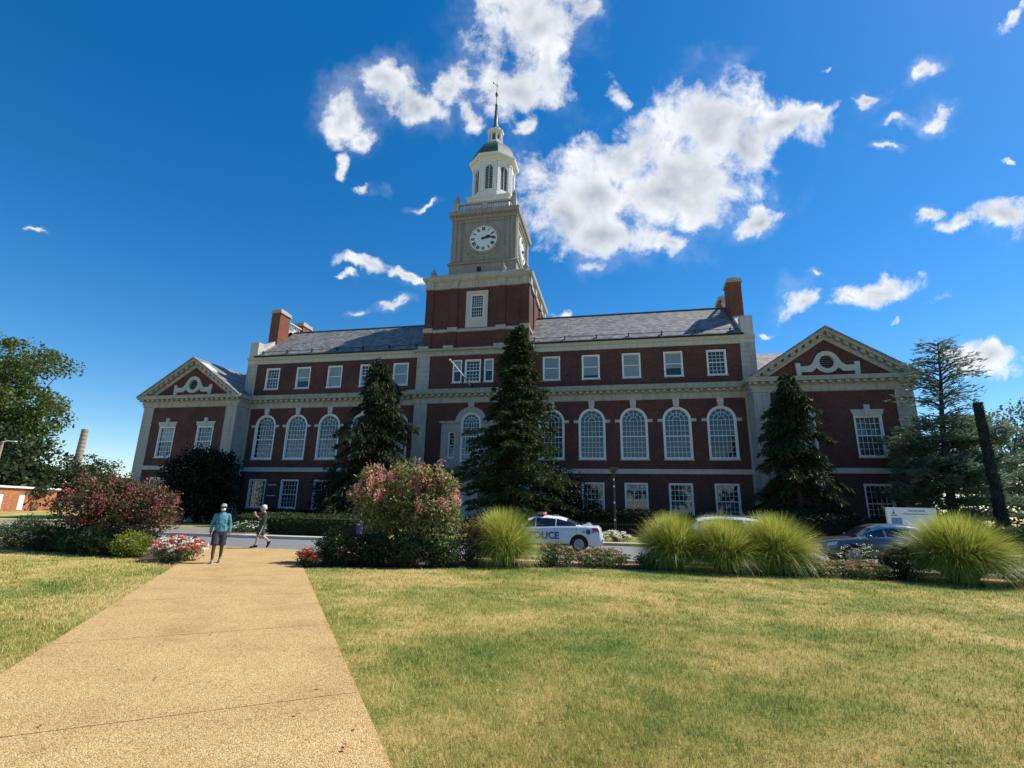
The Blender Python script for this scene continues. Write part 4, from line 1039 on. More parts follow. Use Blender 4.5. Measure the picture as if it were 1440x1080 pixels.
# trees ---------------------------------------------------------------------------------------
def conifer(label, x, y, h, r, seed, lm, density=1., zlow=.3, droop=.5, lean=(0,0), spray=(.5,.16), name='conifer', power=.85, group=None, shape=None, lob=.12):
    rng = np.random.default_rng(seed); rr = random.Random(seed)
    t = thing(name, label, 'tree', (x,y,0), 0, group)
    mb = MB(); mb.tube([(0,0,0),(lean[0]*.3,lean[1]*.3,h*.35),(lean[0]*.7,lean[1]*.7,h*.7),(lean[0],lean[1],h*.985)], [h*.018,h*.014,h*.008,.02], 8)
    P = []; D = []; L = []
    z = zlow
    while z < h*.99:
        u = z/h
        Lr = r*((1-u)**power) if shape is None else r*np.interp(u, *shape)
        nb = rr.randint(5, 8)
        for b in range(nb):
            a = rr.uniform(0, 2*pi)
            if lob > .2 and rr.random() < .14: continue
            ln = ((1.38 if lob > .2 and rr.random() < .13 else 1.)*Lr*rr.uniform(.6, 1.12)*(1+lob*sin(2*a+z*1.3+seed)*.6+lob*sin(3*a-z*2.1)*.5)+.18); zz = z+rr.uniform(-.2,.2)
            c = Vector((lean[0]*u, lean[1]*u, zz)); d = Vector((cos(a), sin(a), 0)); side = Vector((-sin(a), cos(a), 0))
            pts = []
            for q in np.linspace(0, 1, 6):
                pts.append(c+d*(ln*q)+Vector((0,0,ln*(.18*q-droop*q*q+.22*droop*q**4))))
            if ln > .7: mb.tube(pts[:5], [.045*ln/2+.01,.035*ln/2+.008,.02,.014,.008], 4, cap=False)
            k = int((ln*19+5)*density)
            for i in range(k):
                q = rr.uniform(.08, 1)**.8; j = min(4, int(q*5)); f = q*5-j
                p = pts[j].lerp(pts[j+1], f)
                w = ln*.30*(1-q*.75)+.08
                sd = rr.uniform(-1, 1)
                P.append(p+side*(sd*w)+Vector((0,0,-abs(sd)*w*.35-rr.uniform(0,.12))))
                D.append((d*rr.uniform(.2,.8)+side*sd*.7+Vector((0,0,-droop*1.1*rr.uniform(.2,1.6)))+Vector((rr.gauss(0,.2),rr.gauss(0,.2),rr.gauss(0,.2)))))
                L.append(spray[0]*rr.uniform(.55,1.3)*(.55+.45*min(1, ln/1.5)))
        z += (.30+.12*rr.random())*(.75+.5*(1-u))
    P = np.array([tuple(v) for v in P]); D = np.array([tuple(v) for v in D]); L = np.array(L)
    # every spray is three slim overlapping needles fans
    Ps = np.concatenate([P, P, P]); Ds = np.concatenate([D, D+.55*rng.normal(size=D.shape), D+.55*rng.normal(size=D.shape)]); Ls = np.concatenate([L, L*.7, L*.7])
    V = rhombs(Ps, Ds, Ls, spray[1]*(.6+.6*rng.random(len(Ls))), rng)
    link('crown', quads_mesh('conifer_crown', V, M[lm]), t); mb.build('trunk', M['bark_dark'], t)
    return t
conifer('ragged drooping conifer standing left of the tower', -6.7, -6.0, 14.6, 3.6, 51, 'lf_spruce', 1.45, droop=.85, lob=.40, spray=(.56,.085), shape=([0,.25,.5,.7,.85,1],[1.0,1.05,.85,.62,.42,.08]), group='conifers in front of the library')
conifer('tallest conifer, dense and dark green, in front of the entrance tower', 6.0, -8.0, 16.2, 4.15, 52, 'lf_yew', 1.75, droop=.42, lob=.19, spray=(.36,.10), shape=([0,.12,.3,.5,.62,.8,1],[1.0,1.0,.98,.80,.52,.36,.06]), group='conifers in front of the library')
conifer('narrow drooping conifer at the corner of the right wing', 26.0, -5.2, 12.2, 2.75, 53, 'lf_spruce', 1.45, droop=.8, lob=.38, spray=(.54,.085), shape=([0,.3,.6,.85,1],[1.05,1.0,.72,.36,.1]), group='conifers in front of the library')

def broadleaf(name, label, x, y, ells, n, leaf, lm, seed, trunk_r, clump=.8, nclump=160, inner=.35, group=None, cat='tree', zfork=.3, mat='bark'):
    rng = np.random.default_rng(seed)
    t = thing(name, label, cat, (x,y,0), 0, group)
    P, O, cc = shell_points(n, ells, rng, clump, nclump, inner)
    P[:,2] = np.maximum(P[:,2], .05)
    D = O*.5+rng.normal(size=P.shape)*.7
    L = leaf*(.6+.8*rng.random(n))
    link('crown', quads_mesh(name+'_crown', rhombs(P, D, L, L*.62, rng), M[lm]), t)
    mb = MB(); E = np.array(ells); zc = E[:,2].mean(); zf = zc*zfork
    mb.tube([(0,0,0),(trunk_r*.3,0,zf*.5),(0,trunk_r*.2,zf),(E[0,0]*.3,E[0,1]*.3,zc)], [trunk_r*1.25,trunk_r,trunk_r*.9,trunk_r*.45], 9)
    stems(mb, 0, 0, [tuple(q) for q in cc[rng.choice(len(cc), min(len(cc), 26), False)]], trunk_r*.4, zf*.9, wob=trunk_r*2, seed=seed)
    mb.build('trunk', M[mat], t)
    return t
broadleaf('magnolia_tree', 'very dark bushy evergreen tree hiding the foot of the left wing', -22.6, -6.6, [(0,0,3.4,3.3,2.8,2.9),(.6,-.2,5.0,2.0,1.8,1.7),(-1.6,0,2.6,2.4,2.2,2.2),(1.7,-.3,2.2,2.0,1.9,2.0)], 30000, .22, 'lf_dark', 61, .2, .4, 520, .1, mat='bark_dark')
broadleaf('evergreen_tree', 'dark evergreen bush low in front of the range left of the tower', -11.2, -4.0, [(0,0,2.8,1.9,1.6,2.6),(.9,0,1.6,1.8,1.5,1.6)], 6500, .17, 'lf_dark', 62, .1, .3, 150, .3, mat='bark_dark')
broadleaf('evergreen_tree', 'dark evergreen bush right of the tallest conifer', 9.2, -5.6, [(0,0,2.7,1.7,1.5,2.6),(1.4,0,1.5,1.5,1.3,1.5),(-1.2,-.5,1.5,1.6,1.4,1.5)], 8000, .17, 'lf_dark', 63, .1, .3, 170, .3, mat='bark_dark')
broadleaf('oak_tree', 'tall broad oak rising above the low orange brick building', -88.0, 16.0, [(0,0,16.5,13,9,5.2),(2.6,0,24.4,9.2,8,2.8),(1,0,12,10,8,4.5),(-8,0,19,10,8,6),(6.,0,14.6,5,4,2.2)], 36000, .5, 'lf_oak', 64, .6, .95, 420, .4)
broadleaf('oak_tree', 'lower dark oak directly behind the low orange brick building', -80.0, 12.0, [(0,0,6.5,11,7,6.0),(-8,0,8.,9,7,6.5),(6,0,3.6,6.,5,4.2),(-2,0,3.5,13,7,3.5)], 36000, .7, 'lf_oak_dark', 65, .5, 1.0, 420, .1)
broadleaf('oak_tree', 'small round dark tree at the foot of the smokestack', -83.0, 30.0, [(0,0,5.6,5.6,5,4.3),(-3.5,0,5.0,4.5,4,4.2),(3.8,0,4.2,3.6,3,3.4)], 11000, .42, 'lf_oak_dark', 66, .35, .7, 220, .2)
broadleaf('background_tree', 'rounded pale green tree at the far right behind the cedar', 50.0, 9.0, [(0,0,8.3,5.5,4.5,4.0),(4,0,9,5,4,3.8),(-3,0,6.2,4,4,3.5),(9,2,8.6,6,5,4)], 11000, .34, 'lf_cedar', 67, .35, .8, 260, .3)
broadleaf('background_tree', 'low dark tree mass under the pale tree at the far right', 43.5, -2.5, [(0,0,3.4,4.2,3,3.2),(4.5,0,3.8,4.5,3,3.4),(-3.5,.5,2.6,3.0,2.5,2.6),(9,0,3.4,4,3,3.2)], 9500, .24, 'lf_oak_dark', 68, .2, .5, 300, .2)
broadleaf('background_tree', 'distant tree row glimpsed far right behind the wing', 78.0, 40.0, [(0,0,7,12,6,6),(14,4,8,10,6,6)], 6000, .7, 'lf_oak_dark', 69, .4, 1.3, 90, .5)

# spreading cedar: flat tiers of foliage, thin bare top
def cedar(label, x, y, h, seed):
    rng = np.random.default_rng(seed); rr = random.Random(seed)
    t = thing('cedar_tree', label, 'tree', (x,y,0))
    mb = MB(); tp = [(0,0,0),(.2,0,h*.3),(.5,0,h*.6),(.9,0,h*.8),(1.2,.1,h)]
    mb.tube(tp, [.3,.24,.15,.09,.02], 8)
    P = []; D = []; L = []
    def at(z): 
        for a, b in zip(tp, tp[1:]):
            if a[2] <= z <= b[2]: return Vector(a).lerp(Vector(b), (z-a[2])/(b[2]-a[2]))
        return Vector(tp[-1])
    z = 1.0
    while z < h:
        u = z/h; R = np.interp(u, [0,.25,.55,.7,.82,1], [3.6,3.7,3.2,2.5,2.4,.8])
        for b in range(rr.randint(4, 6)):
            a = rr.uniform(0, 2*pi); ln = R*rr.uniform(.6, 1.15); c = at(z); d = Vector((cos(a), sin(a), 0)); side = Vector((-sin(a), cos(a), 0))
            rise = rr.uniform(.25,.7) if u > .62 else rr.uniform(-.1,.3)
            pts = [c+d*(ln*q)+Vector((0,0,ln*(rise*q*1.6-rise*1.2*q*q))) for q in np.linspace(0,1,6)]
            mb.tube(pts, [.05,.04,.03,.022,.014,.006], 4, cap=False)
            for i in range(int(ln*(34 if u < .6 else 7))):
                q = rr.uniform(.12, 1.); j = min(4, int(q*5)); p = pts[j].lerp(pts[j+1], q*5-j); w = ln*.28*(1-q*.6)
                sd = rr.uniform(-1,1)
                P.append(p+side*(sd*w)+Vector((0,0,rr.uniform(-.22,.26)-abs(sd)*w*.12))); D.append(d*rr.uniform(.3,1)+side*sd*.8+Vector((0,0,rr.uniform(-.2,.5)))); L.append(rr.uniform(.25,.65))
        z += rr.uniform(.22,.42)
    P = np.array([tuple(v) for v in P]); D = np.array([tuple(v) for v in D]); L = np.array(L)
    Ps = np.concatenate([P]*4); Ds = np.concatenate([D]+[D+.7*rng.normal(size=D.shape)*np.array([1,1,.3]) for _ in range(3)]); Ls = np.concatenate([L, L*.7, L*.7, L*.6])
    link('crown', quads_mesh('cedar_crown', rhombs(Ps, Ds, Ls, .045+.035*rng.random(len(Ls)), rng), M['lf_cedar']), t); mb.build('trunk', M['bark_dark'], t)
cedar('feathery cedar with bare spreading top at the end of the right wing', 34.9, -5.6, 13.9, 71)
# ivy-clad dead trunk
t = thing('dead_tree', 'thick dark ivy clad dead trunk standing beside the cedar', 'tree', (35.45,-9.2,0))
mb = MB(); mb.tube([(.1,0,0),(.05,0,3),(0,.02,6),(-.02,0,8.6),(-.02,0,8.75)], [.30,.245,.21,.185,.13], 12)
for a, z in ((.4,8.3),(2.6,6.2)): mb.tube([(0,0,z),(.5*cos(a),.5*sin(a),z+.12)], [.06,.03], 6)
mb.build('trunk', M['bark_dark'], t)
rng = np.random.default_rng(72); n = 5200
z = rng.random(n)**1.1*8.8; a = rng.random(n)*2*pi; r = np.interp(z, [0,3,6,9], [.31,.25,.215,.19])+.02*rng.normal(size=n)
P = np.stack([r*np.cos(a), r*np.sin(a), z], 1); D = np.stack([np.cos(a)*.1, np.sin(a)*.1, -1+0*a], 1)+.35*rng.normal(size=(n,3))
link('ivy', quads_mesh('ivy', rhombs(P, D, .09+.07*rng.random(n), .1, rng), M['lf_ivy']), t)

# clipped hedges along the facade
def hedge(label, x0, x1, y0, y1, h, seed, lm='lf_hedge', leaf=.07, n=9000, group='clipped hedges below the facade'):
    rng = np.random.default_rng(seed)
    t = thing('clipped_hedge', label, 'hedge', ((x0+x1)/2,(y0+y1)/2,0), 0, group)
    hx, hy = (x1-x0)/2, (y1-y0)/2
    at, af, as_ = 4*hx*hy, 2*hx*h*2, 2*hy*h*2; tot = at+af+as_
    u, v, w = rng.random(n)*2-1, rng.random(n)*2-1, rng.random(n)*tot
    X = u*hx; Y = v*hy; Z = np.full(n, h)
    f = (w > at) & (w <= at+af); Y[f] = np.sign(v[f])*hy; Z[f] = rng.random(f.sum())*h
    s = w > at+af; X[s] = np.sign(u[s])*hx; Z[s] = rng.random(s.sum())*h
    edge = np.minimum(1, np.minimum((hx-np.abs(X)), (hy-np.abs(Y)))/.25); Z = np.where(Z > h*.75, Z-.12*(1-np.maximum(edge,0)), Z)
    P = np.stack([X,Y,Z], 1)+rng.normal(size=(n,3))*.05; P[:,2] = np.maximum(P[:,2], .02)
    P[:,2] += .06*np.sin(P[:,0]*1.3+seed)*(P[:,2] > .6*h)
    D = rng.normal(size=(n,3))+np.array([0,0,.5]); L = leaf*(.6+.8*rng.random(n))
    link('foliage', quads_mesh('hedge_foliage', rhombs(P, D, L*1.3, L*.8, rng), M[lm]), t)
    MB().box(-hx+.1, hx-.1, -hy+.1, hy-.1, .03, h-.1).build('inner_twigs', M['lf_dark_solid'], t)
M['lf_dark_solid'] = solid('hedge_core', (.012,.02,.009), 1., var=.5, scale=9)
hedge('wide clipped hedge with sunlit flat top left of the tower', -9.2, -.4, -18.0, -13.4, 1.06, 81, 'lf_hedge_deep', n=17000)
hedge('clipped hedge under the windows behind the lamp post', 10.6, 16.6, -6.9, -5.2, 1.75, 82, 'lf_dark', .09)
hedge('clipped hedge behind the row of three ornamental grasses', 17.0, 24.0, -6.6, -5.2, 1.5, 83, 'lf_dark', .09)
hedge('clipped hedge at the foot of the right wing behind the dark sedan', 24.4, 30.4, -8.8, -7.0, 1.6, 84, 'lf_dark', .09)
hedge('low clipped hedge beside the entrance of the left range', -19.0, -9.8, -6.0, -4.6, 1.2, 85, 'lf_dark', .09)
hedge('clipped hedge at the far right below the trees', 33.5, 44.0, -13.0, -11.0, 1.35, 86, 'lf_hedge', .09)
# far tree lines added around the campus; unseen rear row darkens window reflections
rng = np.random.default_rng(90)
ells = [(-150+k*16+rng.random()*6, -150+rng.random()*14, 5.5+rng.random()*2, 9, 6, 6+rng.random()*4) for k in range(19)]+[(-205+rng.random()*10, -60+k*17, 3, 10, 11, 3.4+rng.random()*1.6) for k in range(16)]+[(215+rng.random()*10, -60+k*17, 4, 10, 11, 5+rng.random()*3) for k in range(16)]
P, O, cc = shell_points(17000, ells, rng, 1.5, 620, .5); P[:,2] = np.maximum(P[:,2], .3)
tag(link('added_tree_line', quads_mesh('added_tree_line', rhombs(P, O+.7*rng.normal(size=P.shape), 1.9, 1.4, rng), M['lf_oak_dark'])), 'added far-off row of dark green trees, partly unseen, for window reflections', 'trees', kind='stuff')
# iron fence
t = thing('iron_fence', 'low black iron picket fence in front of the hedge behind the lamp post', 'fence', (13.5,-8.2,0))
mb = MB()
for z in (.15,.85): mb.box(-3.6,3.6,-.02,.02,z,z+.04)
mb.build('rail', M['iron'], t); mb = MB()
for k in range(49): mb.box(-3.6+k*.15-.01,-3.6+k*.15+.01,.022,.042,.02,1.0)
mb.build('picket', M['iron'], t)

# ================================================================== STREET FURNITURE
def lamp(label, x, y, h):
    t = thing('lamp_post', label, 'lamp post', (x,y,0), 0, 'black lamp posts')
    mb = MB().lathe([(.16,0),(.16,.25),(.10,.32),(.075,.5),(.06,h-.5),(.085,h-.48),(.085,h-.42)], n=12); mb.build('post', M['iron'], t, smooth=False)
    mb = MB().lathe([(.06,h-.42),(.10,h-.3),(.2,h-.12),(.34,h-.05),(.36,h),(.1,h+.05)], n=16); mb.build('lamp_head', M['iron'], t)
    return t
lp = lamp('black lamp post with small white stickers right of the police car', 13.2, -13.5, 4.28)
for z in (3.55, 3.15, 2.2, 1.2): MB().box(-.045,.045,-.075,-.062,z,z+.1).build('sticker', M['white'], lp)
lamp('black lamp post with saucer head at the left end of the library', -43.4, 5.0, 4.3)
t = thing('street_light', 'grey street light pole with a short arm at the left picture edge', 'street light', (-57.4,0,0))
MB().lathe([(.22,0),(.2,.4),(.17,4),(.13,8.2),(.1,8.25)], n=10).build('post', M['concrete_tan'], t)
mb = MB().tube([(0,0,8.1),(.5,.05,8.3),(1.4,.1,8.25)], [.07,.06,.05], 6); mb.box(1.2,1.9,0,.22,8.16,8.28); mb.build('arm', M['white'], t)
# information sign
M['sign'] = solid('sign_white', (.66,.72,.76), .4, var=.03); M['sign_blue'] = solid('sign_blue', (.09,.22,.48), .5, var=.3, scale=4); M['ink'] = solid('sign_ink', (.05,.06,.08), .6)
t = thing('information_sign', 'white information board with a blue picture panel behind the dark sedan', 'sign', (29.4,-12.0,0), radians(8))
mb = MB().box(-1.3,1.35,-.06,.06,.55,2.28); bd = mb.build('board', M['sign'], t)
mb = MB()
for xx in (-1.2,1.25): mb.box(xx-.05,xx+.05,.061,.16,0,2.2)
mb.build('post', M['iron'], t)
mb = MB().box(-1.1,-.55,-.066,-.061,1.05,1.72); mb.build('picture_panel', M['sign_blue'], t)
mb = MB().prism_y([(-1.0,1.93),(-.86,1.93),(-.88,2.02),(-.91,2.04),(-.93,2.2),(-.95,2.04),(-.98,2.02)], -.066, -.061); mb.box(-1.1,-.75,-.066,-.061,1.83,1.88); mb.build('emblem', M['ink'], t)
for txt, sz, z, xx in (('FOUNDERS LIBRARY', .10, 2.10, .3), ('MOORLAND SPINGARN RESEARCH CENTER', .075, 1.93, .3)):
    me = text_mesh(txt, sz); me.materials.append(M['ink']); o = link('lettering', me, t, (xx,-.066,z)); o.rotation_euler = (pi/2,0,0)
# purple and white post
M['purple'] = solid('purple_paint', (.045,.03,.15), .5)
t = thing('sign_post', 'slim pale post with a purple box behind the pink crape myrtle', 'post', (.05,-19.7,0))
MB().box(-.13,.13,-.12,.12,.30,.92).build('box', M['purple'], t); MB().box(-.06,.06,-.05,.05,.14,.299).build('foot', M['iron'], t)
MB().box(-.06,.06,-.05,.05,.921,1.62).build('post', M['concrete_tan'], t); MB().box(-.13,.13,-.14,-.121,.78,.84).build('label_strip', M['white'], t)
# bench in the shade
t = thing('bench', 'dark metal bench in the shade at the foot of the left wing', 'bench', (-16.6,-15.2,.13), radians(4))
mb = MB(); 
for k in range(5): mb.box(-.8,.8,-.25+k*.1,-.17+k*.1,.42,.45)
mb.build('seat', M['iron'], t); mb = MB()
for k in range(4): mb.box(-.8,.8,.27+k*.02,.30+k*.02,.55+k*.1,.63+k*.1)
mb.build('backrest', M['iron'], t)
for sx in (-.7,.7):
    mb = MB().tube([(sx,-.25,0),(sx,-.22,.42)], .025, 6); mb.tube([(sx,.25,0),(sx,.24,.45),(sx,.33,.95)], .025, 6); mb.tube([(sx,-.22,.41),(sx,.24,.41)], .025, 6); mb.build('leg', M['iron'], t)

# ================================================================== FAR BUILDINGS
t = thing('low_building', 'low orange brick building with white roof edge at the left picture edge', 'building')
A = Vector((-58.0,-5.6)); B = Vector((-72.8,18.5)); dv = (B-A).normalized(); nv = Vector((dv.y,-dv.x))      # nv faces the camera
if nv.x < 0: nv = -nv
def quadwall(mb, a, b, z0, z1, off, th, m=0):
    p = [a+nv*off, b+nv*off, b+nv*(off-th), a+nv*(off-th)]
    if (p[1]-p[0]).x*(p[2]-p[0]).y-(p[1]-p[0]).y*(p[2]-p[0]).x < 0: p = p[::-1]
    mb.add([(q.x,q.y,z0) for q in p]+[(q.x,q.y,z1) for q in p], [(3,2,1,0),(4,5,6,7),(0,1,5,4),(1,2,6,5),(2,3,7,6),(3,0,4,7)], m)
mb = MB(); quadwall(mb, A, B, 0, 3.1, 0, 14); mb.build('wall', M['brick_low'], t)
mb = MB(); quadwall(mb, A-dv*.3, B+dv*.3, 3.1, 3.35, .3, 14.6); mb.build('roof', M['white'], t)
for u in (13.2, 18.2):
    mb = MB(); a = A+dv*u; quadwall(mb, a, a+dv*1.3, .2 if u > 13 else 1.5, 2.2 if u > 13 else 2.6, .05, .2); w = mb.build('window', M['white'], t)
    mb = MB(); quadwall(mb, a+dv*.12, a+dv*1.18, .4 if u > 13 else 1.62, 2.1 if u > 13 else 2.5, .07, .03); mb.build('pane', M['blind'], w)
t = thing('distant_building', 'pale flat roofed building far behind the left end of the library', 'building', (-64.5,24,0))
MB().box(-4,3.5,0,8,0,4.6).build('wall', M['white_wood'], t); MB().box(-4.2,3.7,-.2,8.2,4.6,5.4).build('roof', M['lead'], t)
for k in range(4): MB().box(-3.3+k*1.7,-2.3+k*1.7,-.06,-.001,2.4,3.8).build('window', M['louver'], t)
t = thing('smokestack', 'tall banded brick smokestack far beyond the trees on the left', 'chimney', (-125.2,60,0))
MB().lathe([(1.15,0),(.75,19.6),(.79,19.65),(.79,19.9),(.6,19.9)], n=20).build('shaft', M['concrete_tan'], t)
M['stack_dark'] = solid('stack_band', (.20,.15,.12), .9, var=.2)
for k in range(11):
    z = 9+k*1.0; r0 = 1.15-.4*z/19.6
    MB().lathe([(r0+.01,z),(r0+.0,z+.35)], n=20, cap=False).build('band', M['stack_dark'], t)
# ================================================================== CARS
def paint(name, c, rough=.25, metal=.0):
    m, nt, N, L, P = newmat(name); P.inputs['Base Color'].default_value = (*c, 1); P.inputs['Roughness'].default_value = rough; P.inputs['Metallic'].default_value = metal
    P.inputs['Coat Weight'].default_value = .6; P.inputs['Coat Roughness'].default_value = .05
    tc = N.new('ShaderNodeTexCoord'); n = noise(N, L, tc.outputs['Object'], 1.5, 5, .7); r = ramp(N, [(.3, [x*.9 for x in c]), (.7, c)]); L.new(n.outputs['Fac'], r.inputs['Fac']); L.new(r.outputs['Color'], P.inputs['Base Color'])
    return m
M['car_white'] = paint('car_white', (.70,.71,.73)); M['car_dark'] = paint('car_blue_grey', (.11,.118,.132), .22, .35); M['car_silver'] = paint('car_pale', (.60,.61,.60))
M['car_glass'] = solid('car_glass', (.012,.016,.02), .04, spec=.8, var=0); M['rubber'] = solid('rubber', (.02,.02,.02), .85); M['alloy'] = solid('alloy', (.4,.41,.42), .3, metal=.8)
M['tail_red'] = solid('tail_red', (.5,.015,.02), .2, spec=.8, var=.1); M['lamp_clear'] = solid('lamp_clear', (.55,.57,.58), .1, spec=.9, var=.1); M['black_trim'] = solid('black_trim', (.015,.015,.016), .5); M['chrome'] = solid('chrome', (.7,.7,.7), .12, metal=1., var=0)
M['pink_lens'] = solid('lightbar_red', (.55,.10,.10), .2, spec=.8); M['pol_blue'] = solid('livery_blue', (.03,.05,.14), .4)

def lut(tab, x):
    xs = [a for a, b in tab]; ys = [b for a, b in tab]
    if x <= xs[0]: return ys[0]
    if x >= xs[-1]: return ys[-1]
    i = max(k for k in range(len(xs)) if xs[k] <= x); i = min(i, len(xs)-2)
    f = (x-xs[i])/(xs[i+1]-xs[i]); f = f*f*(3-2*f)*.35+f*.65
    return ys[i]+(ys[i+1]-ys[i])*f
class CarShape:
    def __init__(s, L, W, belt, roof, width, zb=.24, wheels=()): s.wheels = wheels; s.L, s.W, s.belt, s.roof, s.width, s.zb = L, W, belt, roof, width, zb
    def ring(s, x):
        w = lut(s.width, x)*s.W/2; b = lut(s.belt, x); r = max(b, lut(s.roof, x)); h = r-b; t = min(1, h/.38)
        zb = s.zb+.06*max(0, abs(x)/(s.L/2)-.85)/.15
        cr = .035; ar = 0
        for wx in s.wheels:
            if abs(x-wx) < .40: ar = .335+math.sqrt(.16-(x-wx)**2)
        return [(w*.86, max(zb, ar)), (w*.97, max(zb+.10, ar+.004)), (w, max(zb+.36*(b-zb), ar+.03)), (w*.995, b-.20), (w*.965, b-.06), (w*.93, b),
                (w*(.905), b+.015+.02*t), (w*(.80-.10*t), b+cr*.6*(1-t)+(h-.06)*1. if h > .08 else b+cr*.6+h*.9), (w*(.60-.03*t), r+cr*.8), (w*.3, r+cr+.012), (0, r+cr+.018)]
    def S(s, x, q):
        R = s.ring(x); i = max(0, min(int(q), len(R)-2)); f = q-i
        return Vector((x, R[i][0]+(R[i+1][0]-R[i][0])*f, R[i][1]+(R[i+1][1]-R[i][1])*f))
def split_loose(o, t):
    """one object per pane"""
    bm = bmesh.new(); bm.from_mesh(o.data); seen = set(); groups = []
    bm.faces.ensure_lookup_table()
    for f in bm.faces:
        if f.index in seen: continue
        st = [f]; seen.add(f.index); g = []
        while st:
            c = st.pop(); g.append(c.index)
            for e in c.edges:
                for k in e.link_faces:
                    if k.index not in seen: seen.add(k.index); st.append(k)
        groups.append(set(g))
    bm.free()
    for g in groups[1:]:
        b = bmesh.new(); b.from_mesh(o.data); b.faces.ensure_lookup_table()
        bmesh.ops.delete(b, geom=[f for f in b.faces if f.index not in g], context='FACES'); me = o.data.copy(); b.to_mesh(me); b.free(); link(o.name.split('.')[0], me, t)
    b = bmesh.new(); b.from_mesh(o.data); b.faces.ensure_lookup_table()
    bmesh.ops.delete(b, geom=[f for f in b.faces if f.index not in groups[0]], context='FACES'); b.to_mesh(o.data); b.free()
def build_car(name, label, shape, mat, loc, rotz, glass_side, ws, rw, wheels, group=None):
    """local +x is the front.  glass_side: list of x-ranges, ws/rw: windscreen and rear window x-ranges"""
    t = thing(name, label, 'car', loc, rotz, group)
    cuts = sorted(set([round(-shape.L/2+shape.L*k/110, 3) for k in range(111)]+[wx+d for wx in wheels for d in (-.401,-.399,-.39,.39,.399,.401)]+[v for a in glass_side for v in a]+list(ws)+list(rw)))
    n = len(shape.ring(0)); mb = MB(); gs = {'side_window': MB(), 'windscreen': MB(), 'rear_window': MB()}
    inr = lambda x, a: a[0]-1e-6 <= x <= a[1]+1e-6
    for sg in (1, -1):
        for a, b in zip(cuts, cuts[1:]):
            A, B = shape.ring(a), shape.ring(b); xm = (a+b)/2; hm = lut(shape.roof, xm)-lut(shape.belt, xm)
            for i in range(n-1):
                q = [(a, sg*A[i][0], A[i][1]), (b, sg*B[i][0], B[i][1]), (b, sg*B[i+1][0], B[i+1][1]), (a, sg*A[i+1][0], A[i+1][1])]
                if sg == -1: pass
                else: q = q[::-1]
                tgt = mb
                if i == 6 and any(inr(xm, g) for g in glass_side) and hm > .05: tgt = gs['side_window']
                elif i >= 7 and inr(xm, ws): tgt = gs['windscreen']
                elif i >= 7 and inr(xm, rw): tgt = gs['rear_window']
                tgt.add(q, [(0,1,2,3)])
        for x, s2 in ((cuts[0], 1), (cuts[-1], -1)):
            R = shape.ring(x); f = [(x, sg*y, z) for y, z in R]+[(x, 0, R[0][1])]
            mb.add(f, [tuple(range(len(f)))[::int(s2*sg)]])
    R0 = [shape.ring(x)[0] for x in cuts]
    for k in range(len(cuts)-1):
        mb.add([(cuts[k],R0[k][0],R0[k][1]),(cuts[k],-R0[k][0],R0[k][1]),(cuts[k+1],-R0[k+1][0],R0[k+1][1]),(cuts[k+1],R0[k+1][0],R0[k+1][1])], [(0,1,2,3)])
    body = mb.build('body', [mat, M['black_trim']], t)
    bm = bmesh.new(); bm.from_mesh(body.data); bmesh.ops.remove_doubles(bm, verts=bm.verts, dist=.0015); bmesh.ops.recalc_face_normals(bm, faces=bm.faces)
    for f in bm.faces: f.smooth = True
    bm.to_mesh(body.data); bm.free()
    # wheel arches
    for wx in wheels:
        W = lut(shape.width, wx)*shape.W/2
        MB().box(wx-.40, wx+.40, -W+.30, W-.30, .25, .725).build('wheel_well', M['black_trim'], t)
        for sg in (1, -1):
            y = sg*(W-.13)
            wh = MB().lathe([(.2,-.10),(.31,-.11),(.335,-.07),(.335,.07),(.31,.11),(.2,.10)], (wx,y,.335), 24, axis='y').build('wheel', M['rubber'], t, smooth=True)
            rm = MB().lathe([(.215,-.105),(.215,.105)], (wx,y,.335), 20, axis='y')
            for k in range(10): 
                a = 2*pi*k/10; rm.tube([(wx+.05*cos(a), y+sg*.108, .335+.05*sin(a)),(wx+.2*cos(a), y+sg*.108, .335+.2*sin(a))], .018, 4)
            rm.lathe([(.06,-.125),(.06,.125)], (wx,y,.335), 10, axis='y'); rm.build('rim', M['alloy'], wh)
    for nm, g in gs.items():
        if g.f: 
            o = g.build(nm, M['car_glass'], t)
            bm = bmesh.new(); bm.from_mesh(o.data); bmesh.ops.remove_doubles(bm, verts=bm.verts, dist=.0015); bmesh.ops.recalc_face_normals(bm, faces=bm.faces)
            for f in bm.faces: f.smooth = True
            bm.to_mesh(o.data); bm.free()
            split_loose(o, t)
    return t
def patch(t, name, shape, xr, qr, mat, off=.008, sides=(1,-1), nx=6, nq=4, skew=0.):
    """a panel following the body between stations xr and ring positions qr"""
    for sg in sides:
        mb = MB(); vs = []
        for i in range(nx+1):
            for j in range(nq+1):
                q = qr[0]+(qr[1]-qr[0])*j/nq; x = xr[0]+(xr[1]-xr[0])*i/nx+skew*j/nq
                p = shape.S(x, q); e = .01
                nrm = (shape.S(x+e, q)-shape.S(x-e, q)).cross(shape.S(x, q+e)-shape.S(x, q-e))
                nrm = nrm.normalized() if nrm.length > 1e-9 else Vector((0,1,0))
                if nrm.y < 0: nrm = -nrm
                p = p+nrm*off; vs.append((p.x, sg*p.y, p.z))
        fs = [(i*(nq+1)+j, (i+1)*(nq+1)+j, (i+1)*(nq+1)+j+1, i*(nq+1)+j+1) for i in range(nx) for j in range(nq)]
        mb.add(vs, fs); mb.build(name, mat, t, smooth=True)
def line_patch(*a, **k): patch(*a, **k)

